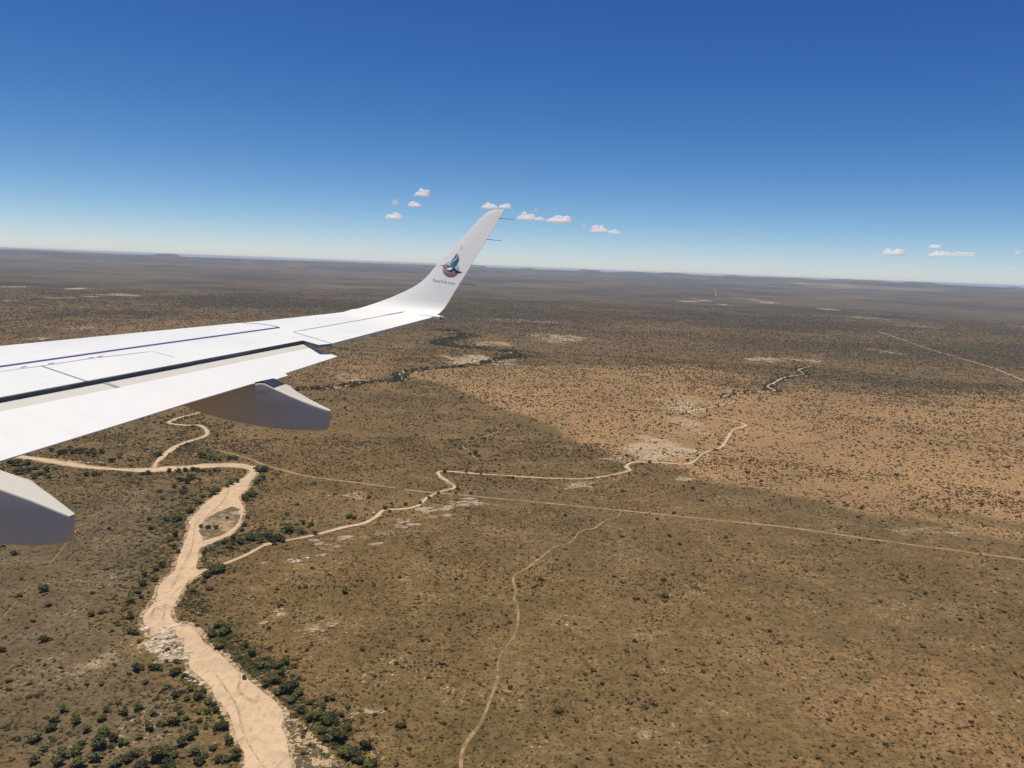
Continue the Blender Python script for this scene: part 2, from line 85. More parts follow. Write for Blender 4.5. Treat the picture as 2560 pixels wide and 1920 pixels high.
TREES = [[-170.3,350.9,12.6],[-174.1,343.0,9.8],[-160.2,342.5,10.4],[-188.4,345.5,6.9],[-184.4,348.7,6.9],[-182.5,352.5,5.4],[-200.0,348.4,7.8],[-205.6,343.8,8.5],[-215.6,343.9,7.1],[-216.5,349.7,7.1],[-204.2,358.6,9.5],[-212.9,360.3,4.8],[-199.0,364.7,6.4],[-193.6,361.8,6.3],[-163.4,362.9,7.7],[-161.1,368.1,6.2],[-154.3,356.5,6.8],[-148.6,348.8,6.7],[-145.7,360.8,5.3],[-139.6,351.7,6.0],[-135.8,351.9,6.0],[-132.0,355.4,7.5],[-139.8,366.1,6.1],[-150.2,377.7,6.3],[-146.6,379.0,6.3],[-159.6,372.6,3.9],[-185.7,375.4,6.4],[-175.4,381.0,8.0],[-170.8,384.7,4.8],[-175.9,390.2,4.1],[-189.9,388.8,4.9],[-157.0,377.7,3.2],[-161.9,383.9,4.0],[-165.6,391.3,3.2],[-161.4,392.3,4.1],[-156.9,393.4,4.9],[-160.7,399.4,4.9],[-172.7,406.2,7.5],[-165.0,401.2,5.8],[-179.2,412.9,4.2],[-171.5,412.1,4.2],[-205.6,388.2,6.7],[-199.8,393.4,6.7],[-228.6,382.3,5.9],[-226.1,377.8,5.8],[-236.3,372.2,6.7],[-237.9,361.9,7.4],[-237.9,378.2,5.9],[-239.4,389.0,6.9],[-216.6,390.7,5.1],[-207.0,369.9,8.1],[-217.2,371.6,5.7],[-214.8,382.0,5.8],[-228.4,344.5,6.4],[-211.9,352.7,7.9],[-220.7,433.4,8.1],[-196.9,429.8,7.0],[-201.8,444.5,4.5],[-208.5,419.1,4.4],[-195.7,432.4,5.3],[-188.9,427.0,5.2],[-211.6,435.1,6.3],[-207.8,435.4,6.3],[-212.8,458.5,3.7],[-269.6,524.0,8.4],[-296.0,463.7,7.0],[-339.9,537.4,9.0],[-351.5,527.7,5.6],[-269.6,562.6,5.5],[-281.7,570.4,6.7],[-244.6,478.8,5.9],[-248.3,479.4,5.9],[-235.4,466.8,3.8],[-277.8,583.5,6.8],[-277.0,590.5,8.0],[-274.5,553.3,7.7],[-272.1,540.6,6.5],[-266.6,533.0,5.3],[-285.7,501.7,6.2],[-280.7,505.4,4.1],[-322.5,514.6,6.5],[-257.7,500.1,6.1],[-194.0,414.9,3.9],[-187.1,367.2,4.8],[-229.2,355.1,4.8],[-162.7,353.7,5.3],[-179.4,379.3,4.0],[-185.1,406.3,5.9],[-177.9,404.6,5.0],[-194.9,413.7,3.4],[-232.7,415.6,4.0],[-240.9,415.7,4.0],[-312.9,449.8,5.9],[-149.1,442.4,7.2],[-142.9,441.7,6.1],[-137.6,442.6,8.2],[-134.5,447.7,6.2],[-133.6,432.4,8.0],[-138.4,421.9,7.9],[-134.2,425.5,8.0],[-129.6,413.4,6.8],[-124.5,416.9,9.8],[-122.3,421.4,7.9],[-116.9,414.9,5.8],[-118.7,405.9,7.6],[-110.8,396.0,7.5],[-108.1,404.6,5.7],[-99.6,391.4,9.2],[-94.0,385.2,8.2],[-100.3,400.6,5.6],[-104.0,389.2,7.4],[-94.4,377.1,5.4],[-85.5,373.1,11.5],[-81.7,381.0,7.2],[-90.5,370.8,5.3],[-78.9,361.0,8.7],[-73.7,358.0,10.3],[-69.1,366.1,7.0],[-69.9,354.7,7.7],[-76.8,358.3,6.9],[-64.4,349.6,6.8],[-62.8,352.8,5.1],[-182.4,464.3,7.6],[-192.3,478.5,6.7],[-159.4,457.6,8.5],[-166.2,466.3,6.5],[-185.2,486.0,9.0],[-186.5,481.7,8.9],[-194.7,492.6,8.0],[-229.7,583.5,11.8],[-227.4,590.0,7.9],[-234.0,573.2,9.1],[-232.4,581.2,10.5],[-232.9,564.7,5.1],[-256.2,622.7,4.9],[-233.3,546.2,5.6],[-201.4,682.6,11.7],[-204.1,660.0,10.0],[-231.7,662.2,8.7],[-236.1,651.7,7.2],[-217.7,652.3,8.5],[-211.6,658.1,7.1],[-203.4,657.6,8.5],[-247.5,646.7,7.2],[-239.8,643.9,7.1],[-117.6,411.1,6.7],[-96.6,410.0,5.7],[-99.8,408.8,4.8],[-87.9,394.1,5.5],[-86.3,402.1,4.7],[-94.0,391.8,6.5],[-89.5,386.9,5.5],[-121.5,553.5,5.4],[-153.8,428.2,4.0],[-297.6,882.3,9.8],[-290.8,884.3,11.8],[-349.4,932.0,9.4],[-341.1,930.7,8.3],[-358.1,924.2,8.3],[-383.6,934.5,12.7],[-371.0,927.4,10.5],[-363.6,923.4,8.3],[-437.7,937.1,10.8],[-439.1,931.6,8.6],[-480.1,920.0,9.8],[-480.3,898.2,8.5],[-476.8,898.7,8.5],[-510.9,937.9,11.2],[-511.9,921.6,11.0],[-521.0,924.2,11.1],[-536.2,934.0,11.3],[-543.4,932.9,11.3],[-552.4,931.5,11.3],[-555.9,924.2,10.1],[-574.5,939.1,9.2],[-536.5,945.1,9.1],[-525.3,942.7,9.0],[-557.3,950.2,9.2],[-564.5,873.2,13.1],[-570.8,868.7,13.1],[-576.8,866.7,10.9],[-544.0,855.0,12.8],[-524.5,846.5,10.5],[-544.2,843.7,10.5],[-523.6,833.3,10.3],[-547.0,834.3,12.6],[-522.7,820.5,10.2],[-509.5,824.6,8.2],[-474.1,836.0,8.1],[-465.9,837.1,8.1],[-462.2,843.2,6.1],[-429.7,842.2,8.0],[-412.7,851.2,8.0],[-417.3,849.5,6.0],[-393.4,864.1,8.0],[-383.1,865.6,8.0],[-377.6,869.8,8.0],[-370.3,874.3,8.0],[-363.8,871.8,8.0],[-356.8,872.8,7.9],[-347.8,868.3,6.9],[-343.8,872.4,6.9],[-340.3,877.6,6.0],[-343.9,858.6,6.8],[-365.6,829.3,9.6],[-355.6,822.2,11.4],[-361.7,845.0,7.8],[-349.1,803.0,7.4],[-362.8,807.2,7.5],[-344.8,785.1,8.2],[-342.4,789.2,7.3],[-355.8,839.3,7.7],[-314.3,755.1,8.7],[-318.0,776.3,8.9],[-310.5,786.5,10.8],[-312.5,778.9,7.1],[-310.9,796.2,7.3],[-306.2,824.8,9.3],[-307.6,814.5,7.4],[-304.2,833.5,7.5],[-311.3,725.1,8.4],[-354.5,762.7,7.1],[-312.6,699.8,9.9],[-323.1,700.2,8.3],[-339.4,699.9,6.7],[-343.9,760.5,5.3],[-326.1,675.0,6.4],[-368.8,786.8,6.4],[-275.3,776.1,8.8],[-267.7,782.7,8.8],[-272.8,783.0,7.9],[-269.2,767.9,6.9],[-281.0,843.1,7.5],[-279.6,849.8,7.6],[-280.7,831.5,6.5],[-275.7,682.0,7.1],[-268.6,682.1,5.5],[-269.5,711.9,4.9],[-284.1,684.7,5.6],[-251.1,715.6,5.7],[-246.1,692.6,6.3],[-244.5,679.8,6.2],[-231.5,663.1,7.6],[-235.6,650.7,7.5],[-244.2,659.1,6.1],[-222.0,664.1,7.6],[-216.5,664.7,7.6],[-207.4,653.7,7.4],[-241.4,647.5,6.0],[-225.1,656.4,6.8],[-296.6,660.1,7.8],[-295.6,648.2,7.7],[-284.9,630.3,7.5],[-277.0,621.4,5.9],[-294.8,882.1,12.2],[-288.9,881.8,10.2],[-273.4,771.3,9.1],[-273.8,784.8,7.3],[-271.6,791.0,7.4],[-201.1,680.7,9.6],[-154.1,728.3,7.5],[-150.1,724.7,6.6],[-156.9,726.4,6.6],[-184.8,701.6,6.5],[-194.3,705.2,6.5],[-188.5,678.6,6.3],[-176.4,678.4,7.9],[-230.3,658.3,9.4],[-232.9,647.2,7.7],[-241.1,638.4,7.7],[-230.5,665.4,6.3],[-207.2,656.6,9.3],[-200.1,657.4,9.3],[-216.7,668.2,9.5],[-221.1,659.3,9.4],[-237.5,636.2,6.1],[-125.5,758.4,6.8],[-119.2,750.4,5.1],[-106.0,773.6,5.2],[-91.6,780.9,5.2],[-85.1,799.0,5.3],[-76.5,818.1,5.5],[-111.7,853.0,4.7],[-57.0,820.6,5.5],[-56.4,836.4,5.6],[-44.9,1002.3,8.8],[-40.1,992.7,6.5],[-53.4,999.6,6.5],[-77.4,905.9,6.0],[-67.1,901.3,5.0],[-52.0,910.9,5.0],[-33.8,903.6,4.0],[-120.6,554.1,5.2],[-40.9,822.7,5.5],[-268.8,878.8,6.0]]
BUSH_R = [[-237.0,545.6],[-215.0,513.6],[-194.0,485.1],[-174.7,462.0],[-156.7,443.2],[-139.4,428.1],[-121.5,407.8],[-102.9,389.3],[-82.1,365.7],[-63.5,344.6]]
BUSH_L = [[-321.1,840.9],[-328.3,771.5],[-320.9,707.9],[-303.0,639.8],[-291.4,586.9],[-273.9,535.2],[-255.2,491.8]]
BUSH_C = [[-247.7,349.2],[-230.3,360.0],[-210.6,376.9],[-189.1,395.2],[-171.2,400.4],[-148.1,375.5]]
BUSH_N = [[-625.0,1042.9],[-564.2,1003.2],[-542.4,1044.4],[-479.1,982.1],[-469.9,1057.0],[-453.9,1100.7],[-376.2,987.4],[-320.7,963.2]]
BUSH_M = [[-572.3,866.0],[-509.4,823.2],[-459.9,821.9],[-394.0,822.9],[-362.8,843.5],[-344.9,791.0],[-312.4,818.0]]
FLOWS = [[[-171.5,430.4],[-162.6,419.4],[-154.7,408.9],[-148.2,400.3],[-139.0,381.4],[-134.7,373.5],[-128.1,363.6],[-120.7,353.6],[-114.2,345.3],[-104.5,330.6]],[[-164.7,445.1],[-155.8,427.0],[-152.9,416.2],[-146.8,409.4],[-138.1,402.6]],[[-246.0,504.7],[-248.5,517.2],[-239.1,511.6],[-234.7,499.5]],[[-306.1,818.8],[-294.0,768.9],[-290.2,717.5],[-292.1,693.8],[-270.7,633.5],[-258.7,581.8],[-250.0,544.4]]]
LEFTBANK = [[-316.9,316.1],[-557.6,577.4],[-572.5,673.0],[-500.5,729.9],[-448.3,777.6],[-380.7,832.8],[-329.2,815.8],[-314.8,702.7],[-277.6,588.2],[-264.4,515.9],[-241.8,475.6],[-200.5,447.3],[-155.8,389.7],[-120.3,327.0]]
BUSH_T = [[-251.6,603.5],[-247.6,645.6],[-228.7,673.3],[-200.3,701.9]]
CLOUDS = [[-2116,17256,1700,354,166,0.95],[-3128,20033,1700,214,143,0.45],[-2716,20492,1700,350,135,0.9],[-4207,26664,1700,619,231,0.85],[-743,20200,1700,431,154,0.9],[-343,19864,1700,333,116,0.9],[277,24538,1700,588,250,0.9],[670,24292,1700,359,111,0.7],[1295,24963,1700,814,204,0.9],[453,20362,1700,124,78,0.35],[2356,27867,1700,185,135,0.45],[3209,30862,1700,756,284,0.9],[3881,31382,1700,529,176,0.75],[21180,43921,1700,1191,335,0.95],[20168,43630,1700,290,156,0.3],[17895,33544,1700,548,163,0.85],[23807,44123,1700,1241,316,0.7],[24303,42702,1700,1463,262,0.45],[23408,36663,1700,356,187,0.8],[39726,80758,1658,2402,290,0.35],[41816,79696,1514,1512,347,0.25],[48350,75909,1673,1167,233,0.3],[28013,44165,1700,203,90,0.3]]
KOPJES = [[-11132,24598,154,98],[-10879,24711,98,70],[369,26997,183,84],[2306,26901,112,98],[2649,26870,154,112],[5294,26476,211,84],[7185,26026,140,84],[8970,25466,211,42],[10534,24860,211,84],[11319,24513,183,70],[12464,23951,183,112],[14544,22748,140,70],[1243,26971,211,56],[3980,26705,281,56],[-13483,23392,281,42],[-12656,23850,140,42]]

scene = bpy.context.scene
COL = scene.collection
cam_data = bpy.data.cameras.new("camera")
cam_data.sensor_width = 36.0
cam_data.lens = 36.0 * 1923.0 / 2560.0
cam_data.clip_start, cam_data.clip_end = 0.1, 400000.0
cam = bpy.data.objects.new("camera", cam_data)
COL.objects.link(cam)
cam.matrix_world = Matrix([CAM[0] + [0], CAM[1] + [0], CAM[2] + [EYE_HEIGHT], [0, 0, 0, 1]])
scene.camera = cam
scene.render.resolution_x, scene.render.resolution_y = 1024, 768
scene.view_settings.view_transform = 'Standard'
scene.view_settings.look = 'None'
scene.view_settings.gamma = 1.0
scene.view_settings.exposure = EXPOSURE
world = bpy.data.worlds.new("World")
scene.world = world
world.use_nodes = True
wn = world.node_tree
sky = wn.nodes.new("ShaderNodeTexSky")
sky.sky_type = 'NISHITA'
sky.sun_disc = False
sky.sun_elevation, sky.sun_rotation = SUN_ELEV, SUN_AZ
sky.altitude, sky.air_density, sky.dust_density, sky.ozone_density = SKY_ALT, SKY_AIR, SKY_DUST, SKY_OZONE
bg = wn.nodes["Background"]
bg.inputs[1].default_value = SKY_STRENGTH
scl = wn.nodes.new("ShaderNodeVectorMath"); scl.operation = 'SCALE'; scl.inputs[3].default_value = 0.085
sep = wn.nodes.new("ShaderNodeSeparateColor"); com = wn.nodes.new("ShaderNodeCombineColor")
for i, e in enumerate(SKY_CONTRAST):
    pw = wn.nodes.new("ShaderNodeMath"); pw.operation = 'POWER'; pw.inputs[1].default_value = e
    wn.links.new(sep.outputs[i], pw.inputs[0]); wn.links.new(pw.outputs[0], com.inputs[i])
gain = wn.nodes.new("ShaderNodeVectorMath"); gain.operation = 'MULTIPLY'; gain.inputs[1].default_value = [g / SKY_STRENGTH for g in SKY_GAIN]
wn.links.new(sky.outputs[0], scl.inputs[0]); wn.links.new(scl.outputs[0], sep.inputs[0])
wn.links.new(com.outputs[0], gain.inputs[0]); wn.links.new(gain.outputs[0], bg.inputs[0])
sun_dir = Vector((math.sin(SUN_AZ) * math.cos(SUN_ELEV), math.cos(SUN_AZ) * math.cos(SUN_ELEV), math.sin(SUN_ELEV)))
sd = bpy.data.lights.new("sun", 'SUN')
sd.energy, sd.angle, sd.color = SUN_STRENGTH, math.radians(0.53), (1.0, 0.94, 0.82)
sun = bpy.data.objects.new("sun", sd)
COL.objects.link(sun)
sun.rotation_euler = sun_dir.to_track_quat('Z', 'Y').to_euler()
scene.cycles.max_bounces = 6
scene.cycles.diffuse_bounces = 3
scene.cycles.transparent_max_bounces = 12
scene.cycles.volume_bounces = 1

# ------------------------------------------------------------------ helpers
rng = np.random.default_rng(7)
random.seed(7)

def tag(o, label=None, cat=None, group=None, kind=None):
    if label: o["label"] = label
    if cat: o["category"] = cat
    if group: o["group"] = group
    if kind: o["kind"] = kind
    return o

def empty(name, loc, mat=None):
    o = bpy.data.objects.new(name, None)
    o.empty_display_size = 0.5
    COL.objects.link(o)
    if mat is not None: o.matrix_world = mat
    else: o.location = loc
    return o

def mesh_obj(name, me, mats, parent=None, link=True):
    for m in (mats if isinstance(mats, (list, tuple)) else [mats]): me.materials.append(m)
    o = bpy.data.objects.new(name, me)
    if link: COL.objects.link(o)
    if parent is not None: o.parent = parent
    return o

def bm_obj(name, bm, mats, parent=None, smooth=None, link=True):
    me = bpy.data.meshes.new(name)
    bm.normal_update()
    bm.to_mesh(me)
    bm.free()
    if smooth is not None:
        me.polygons.foreach_set("use_smooth", [True] * len(me.polygons))
        if smooth < 180: me.set_sharp_from_angle(angle=math.radians(smooth))
    return mesh_obj(name, me, mats, parent, link)

def np_mesh(name, verts, faces):
    """verts (n,3), faces (m,k) -> mesh, built in bulk"""
    me = bpy.data.meshes.new(name)
    verts = np.asarray(verts, dtype=np.float32); faces = np.asarray(faces, dtype=np.int32)
    m, k = faces.shape
    me.vertices.add(len(verts)); me.vertices.foreach_set("co", verts.ravel())
    me.loops.add(m * k); me.loops.foreach_set("vertex_index", faces.ravel())
    me.polygons.add(m); me.polygons.foreach_set("loop_start", np.arange(0, m * k, k, dtype=np.int32))
    me.update(calc_edges=True)
    return me

def sstep(a, b, x):
    t = np.clip((x - a) / (b - a), 0, 1)
    return t * t * (3 - 2 * t)

def vnoise(x, y, seed=0):
    xi, yi = np.floor(x).astype(np.int64), np.floor(y).astype(np.int64)
    fx, fy = x - xi, y - yi
    fx, fy = fx * fx * (3 - 2 * fx), fy * fy * (3 - 2 * fy)
    def h(a, b):
        n = (a * 374761393 + b * 668265263 + seed * 974634777) & 0xFFFFFFFF
        n = ((n ^ (n >> 13)) * 1274126177) & 0xFFFFFFFF
        return ((n ^ (n >> 16)) & 0xFFFF) / 65535.0
    return (h(xi, yi) * (1 - fx) + h(xi + 1, yi) * fx) * (1 - fy) + (h(xi, yi + 1) * (1 - fx) + h(xi + 1, yi + 1) * fx) * fy

def fbm(x, y, seed=0, oct=4):
    s, a, t = 0.0, 0.5, 0.0
    for i in range(oct):
        s = s + a * vnoise(x * 2 ** i + 17.3 * i, y * 2 ** i - 9.1 * i, seed + i); t += a; a *= 0.5
    return s / t

def poly_sd(px, py, poly):
    """signed distance to polygon, positive inside"""
    P = np.asarray(poly, float); Q = np.roll(P, -1, axis=0)
    d2 = np.full(px.shape, 1e18); ins = np.zeros(px.shape, bool)
    for (ax, ay), (bx, by) in zip(P, Q):
        ex, ey = bx - ax, by - ay
        t = np.clip(((px - ax) * ex + (py - ay) * ey) / (ex * ex + ey * ey + 1e-9), 0, 1)
        d2 = np.minimum(d2, (px - ax - t * ex) ** 2 + (py - ay - t * ey) ** 2)
        if ay != by:
            ins ^= ((ay > py) != (by > py)) & (px < (bx - ax) * (py - ay) / (by - ay) + ax)
    d = np.sqrt(d2)
    return np.where(ins, d, -d)

def line_dist(px, py, pts):
    d2 = np.full(px.shape, 1e18)
    for (ax, ay), (bx, by) in zip(pts[:-1], pts[1:]):
        ex, ey = bx - ax, by - ay
        t = np.clip(((px - ax) * ex + (py - ay) * ey) / (ex * ex + ey * ey + 1e-9), 0, 1)
        d2 = np.minimum(d2, (px - ax - t * ex) ** 2 + (py - ay - t * ey) ** 2)
    return np.sqrt(d2)

def resample(pts, step):
    """Catmull-Rom through the points, then even spacing"""
    P = np.asarray(pts, float)
    E = np.vstack([2 * P[0] - P[1], P, 2 * P[-1] - P[-2]])
    out = []
    for i in range(1, len(E) - 2):
        n = max(2, int(np.hypot(*(E[i + 1] - E[i])) / step))
        for t in np.linspace(0, 1, n, endpoint=False):
            a, b, c, d = E[i - 1], E[i], E[i + 1], E[i + 2]
            out.append(0.5 * (2 * b + (c - a) * t + (2 * a - 5 * b + 4 * c - d) * t * t + (3 * b - a - 3 * c + d) * t ** 3))
    out.append(P[-1])
    return np.array(out)

# ------------------------------------------------------------------ materials
def new_mat(name):
    m = bpy.data.materials.new(name)
    m.use_nodes = True
    return m, m.node_tree, m.node_tree.nodes["Principled BSDF"]

class N:
    """small node-graph helper"""
    def __init__(s, nt): s.nt = nt
    def add(s, t, **kw):
        n = s.nt.nodes.new(t)
        for k, v in kw.items(): setattr(n, k, v)
        return n
    def link(s, a, b): s.nt.links.new(a, b)
    def val(s, sock, v):
        if hasattr(v, "is_output") or hasattr(v, "links"): s.link(v, sock)
        else: sock.default_value = v
    def pos(s, scale=(1, 1, 1), obj=False):
        g = s.add("ShaderNodeTexCoord").outputs["Object"] if obj else s.add("ShaderNodeNewGeometry").outputs["Position"]
        mp = s.add("ShaderNodeMapping"); s.link(g, mp.inputs[0]); mp.inputs["Scale"].default_value = scale
        return mp.outputs[0]
    def noise(s, vec, scale, detail=3, rough=0.55, dist=0.0):
        n = s.add("ShaderNodeTexNoise"); s.link(vec, n.inputs["Vector"])
        n.inputs["Scale"].default_value = scale; n.inputs["Detail"].default_value = detail
        n.inputs["Roughness"].default_value = rough; n.inputs["Distortion"].default_value = dist
        return n.outputs[0]
    def ramp(s, x, a, b, lo=0.0, hi=1.0):
        n = s.add("ShaderNodeMapRange"); n.interpolation_type = 'SMOOTHSTEP'
        s.val(n.inputs[0], x)
        for i, v in zip((1, 2, 3, 4), (a, b, lo, hi)): s.val(n.inputs[i], v)
        return n.outputs[0]
    def mix(s, fac, a, b, mode='MIX'):
        n = s.add("ShaderNodeMix"); n.data_type = 'RGBA'; n.blend_type = mode
        s.val(n.inputs[0], fac)
        for i, v in ((6, a), (7, b)):
            if isinstance(v, tuple): n.inputs[i].default_value = v + (1,)
            else: s.link(v, n.inputs[i])
        return n.outputs[2]
    def math(s, op, a, b=0.0):
        n = s.add("ShaderNodeMath"); n.operation = op
        s.val(n.inputs[0], a); s.val(n.inputs[1], b)
        return n.outputs[0]
    def attr(s, name, typ='GEOMETRY'):
        return s.add("ShaderNodeAttribute", attribute_name=name, attribute_type=typ)

def simple_mat(name, col, rough=0.6, spec=0.5, noise=0.0, nscale=2.0, metal=0.0):
    m, nt, b = new_mat(name); k = N(nt)
    if noise:
        n = k.noise(k.pos(obj=True), nscale, 4)
        c = k.mix(k.ramp(n, 0.3, 0.7), tuple(v * (1 - noise) for v in col), tuple(min(1, v * (1 + noise)) for v in col))
        k.link(c, b.inputs["Base Color"])
    else: b.inputs["Base Color"].default_value = col + (1,)
    b.inputs["Roughness"].default_value = rough; b.inputs["Specular IOR Level"].default_value = spec
    b.inputs["Metallic"].default_value = metal
    return m

def make_ground_mat():
    m, nt, b = new_mat("savanna_soil"); k = N(nt)
    P = k.pos()
    am = k.attr("ground_tone"); sep = k.add("ShaderNodeSeparateColor"); k.link(am.outputs["Color"], sep.inputs[0])
    red, pale, dark = sep.outputs[0], sep.outputs[1], sep.outputs[2]
    veg = k.attr("veg").outputs["Fac"]
    n1 = k.noise(P, 1 / 260, 4, 0.6, 0.3); n2 = k.noise(P, 1 / 45, 4, 0.6); n3 = k.noise(P, 1 / 7, 4, 0.65); n4 = k.noise(P, 1 / 900, 3)
    PS = k.pos((1 / 30, 1 / 9, 1)); n5 = k.noise(PS, 1.0, 4, 0.6, 0.6)
    base = k.mix(k.ramp(n1, 0.36, 0.64), BROWN, OLIVE)
    base = k.mix(k.ramp(n4, 0.4, 0.62, 0.0, 0.55), base, GREYB)
    base = k.mix(k.ramp(n2, 0.35, 0.7, 0.0, 0.45), base, TAN)
    base = k.mix(k.math('MULTIPLY', am.outputs["Alpha"], 0.8), base, k.mix(k.ramp(n2, 0.3, 0.7), (0.116, 0.087, 0.047), (0.170, 0.125, 0.068)))
    red_tone = k.mix(k.ramp(k.math('ADD', k.math('MULTIPLY', n2, 0.5), k.math('MULTIPLY', n1, 0.5)), 0.36, 0.62), RED_A, RED_B)
    base = k.mix(k.math('MULTIPLY', red, k.ramp(n1, 0.42, 0.62, 1.0, 0.86)), base, red_tone)  # orange tone inside the RED outline, brighter than the ground around it
    psoil = k.mix(k.ramp(n3, 0.3, 0.7), PALE_A, PALE_B)
    pn = k.math('ADD', k.math('MULTIPLY', k.math('SUBTRACT', n5, 0.5), 1.9), k.math('MULTIPLY', k.math('SUBTRACT', n2, 0.5), 1.0))
    pf = k.ramp(k.math('ADD', pale, pn), 0.25, 0.95)
    pf = k.math('MULTIPLY', pf, k.ramp(pale, 0.02, 0.35))
    base = k.mix(pf, base, psoil)
    # small bare calcrete flecks and darker grass tufts
    fl = k.noise(P, 1 / 3.4, 3, 0.6); fl2 = k.noise(P, 1 / 45, 3, 0.6)
    ff = k.math('MULTIPLY', k.ramp(fl, 0.57, 0.68), k.ramp(fl2, 0.50, 0.66, 0.04, 0.9))
    base = k.mix(ff, base, FLECK)
    tf = k.ramp(k.noise(P, 1 / 2.4, 3, 0.65), 0.50, 0.62, 0.0, 0.85)
    base = k.mix(tf, base, TUFT)
    # dark vegetated bands and, where no single shrub is modelled any more, mottled scrub
    npf = k.math('SUBTRACT', 1.0, pf)
    base = k.mix(k.math('MULTIPLY', npf, k.math('MULTIPLY', dark, k.ramp(n3, 0.3, 0.62, 0.35, 1.0))), base, SCRUB)
    sc = k.ramp(k.noise(P, 1 / 22, 3, 0.65), 0.48, 0.56)
    sc2 = k.ramp(k.noise(P, 1 / 140, 3, 0.6), 0.4, 0.62)
    sf = k.math('MAXIMUM', sc, k.math('MULTIPLY', sc2, 0.8))
    base = k.mix(k.math('MULTIPLY', npf, k.math('MULTIPLY', veg, sf)), base, SCRUB)
    big = k.math('ADD', k.math('MULTIPLY', k.noise(P, 1 / 650, 4, 0.62, 0.5), 0.5), k.math('MULTIPLY', k.noise(P, 1 / 2400, 4, 0.62, 0.8), 0.5))
    shade = k.ramp(big, 0.38, 0.60, 0.55, 1.45)
    vb = k.add("ShaderNodeHueSaturation"); k.link(base, vb.inputs["Color"]); k.link(shade, vb.inputs["Value"]); k.link(veg, vb.inputs["Fac"])
    base = vb.outputs[0]
    v = k.add("ShaderNodeHueSaturation"); k.link(base, v.inputs["Color"])
    k.link(k.ramp(n3, 0.28, 0.72, 0.72, 1.28), v.inputs["Value"])
    k.link(v.outputs[0], b.inputs["Base Color"])
    b.inputs["Roughness"].default_value = 0.95; b.inputs["Specular IOR Level"].default_value = 0.1
    bp = k.add("ShaderNodeBump"); bp.inputs["Strength"].default_value = 0.5; bp.inputs["Distance"].default_value = 1.5
    k.link(k.math('ADD', n3, k.math('MULTIPLY', n2, 3.0)), bp.inputs["Height"]); k.link(bp.outputs[0], b.inputs["Normal"])
    return m

def make_sand_mat():
    m, nt, b = new_mat("river_sand"); k = N(nt)
    P = k.pos()
    n1 = k.noise(P, 1 / 28, 4, 0.6, 1.2); n2 = k.noise(P, 1 / 6, 4, 0.6, 0.8); n3 = k.noise(P, 1 / 1.2, 3, 0.6)
    c = k.mix(k.ramp(n1, 0.35, 0.7), SAND_A, SAND_B)
    streak = k.math('MULTIPLY', k.ramp(k.noise(k.pos((1 / 5, 1 / 20, 1)), 1.0, 5, 0.65, 1.8), 0.52, 0.70), 0.8)
    c = k.mix(streak, c, SAND_C)
    c = k.mix(k.ramp(n2, 0.48, 0.7, 0.0, 0.45), c, SAND_C)
    c = k.mix(k.ramp(k.noise(P, 1 / 38, 5, 0.65, 2.2), 0.52, 0.62, 0.0, 0.55), c, (0.46, 0.345, 0.225))
    c = k.mix(k.ramp(n3, 0.68, 0.8, 0.0, 0.5), c, (0.30, 0.22, 0.13))
    k.link(c, b.inputs["Base Color"]); b.inputs["Roughness"].default_value = 0.9; b.inputs["Specular IOR Level"].default_value = 0.15
    bp = k.add("ShaderNodeBump"); bp.inputs["Strength"].default_value = 0.4; bp.inputs["Distance"].default_value = 0.8
    k.link(n1, bp.inputs["Height"]); k.link(bp.outputs[0], b.inputs["Normal"])
    return m

def make_patch_mat(name, a, bcol, scale, lo, hi):
    """two ground covers broken into each other"""
    m, nt, b = new_mat(name); k = N(nt)
    P = k.pos()
    n = k.noise(P, 1 / scale, 5, 0.65, 0.8); n2 = k.noise(P, 1 / (scale * 5), 3)
    c = k.mix(k.ramp(k.math('ADD', n, k.math('MULTIPLY', k.math('SUBTRACT', n2, 0.5), 0.5)), lo, hi), a, bcol)
    k.link(c, b.inputs["Base Color"]); b.inputs["Roughness"].default_value = 0.95; b.inputs["Specular IOR Level"].default_value = 0.1
    return m

def make_leaf_mat(name, a, bcol):
    m, nt, b = new_mat(name); k = N(nt)
    r = k.add("ShaderNodeObjectInfo").outputs["Random"]
    n = k.noise(k.pos(), 1 / 1.1, 3, 0.6); n2 = k.noise(k.pos(), 1 / 60, 2)
    c = k.mix(k.ramp(n, 0.3, 0.7), a, bcol)
    h = k.add("ShaderNodeHueSaturation"); k.link(c, h.inputs["Color"])
    k.link(k.ramp(r, 0.0, 1.0, 0.6, 1.45), h.inputs["Value"]); k.link(k.ramp(n2, 0.3, 0.7, 0.482, 0.515), h.inputs["Hue"])
    k.link(h.outputs[0], b.inputs["Base Color"]); b.inputs["Roughness"].default_value = 0.75; b.inputs["Specular IOR Level"].default_value = 0.25
    return m

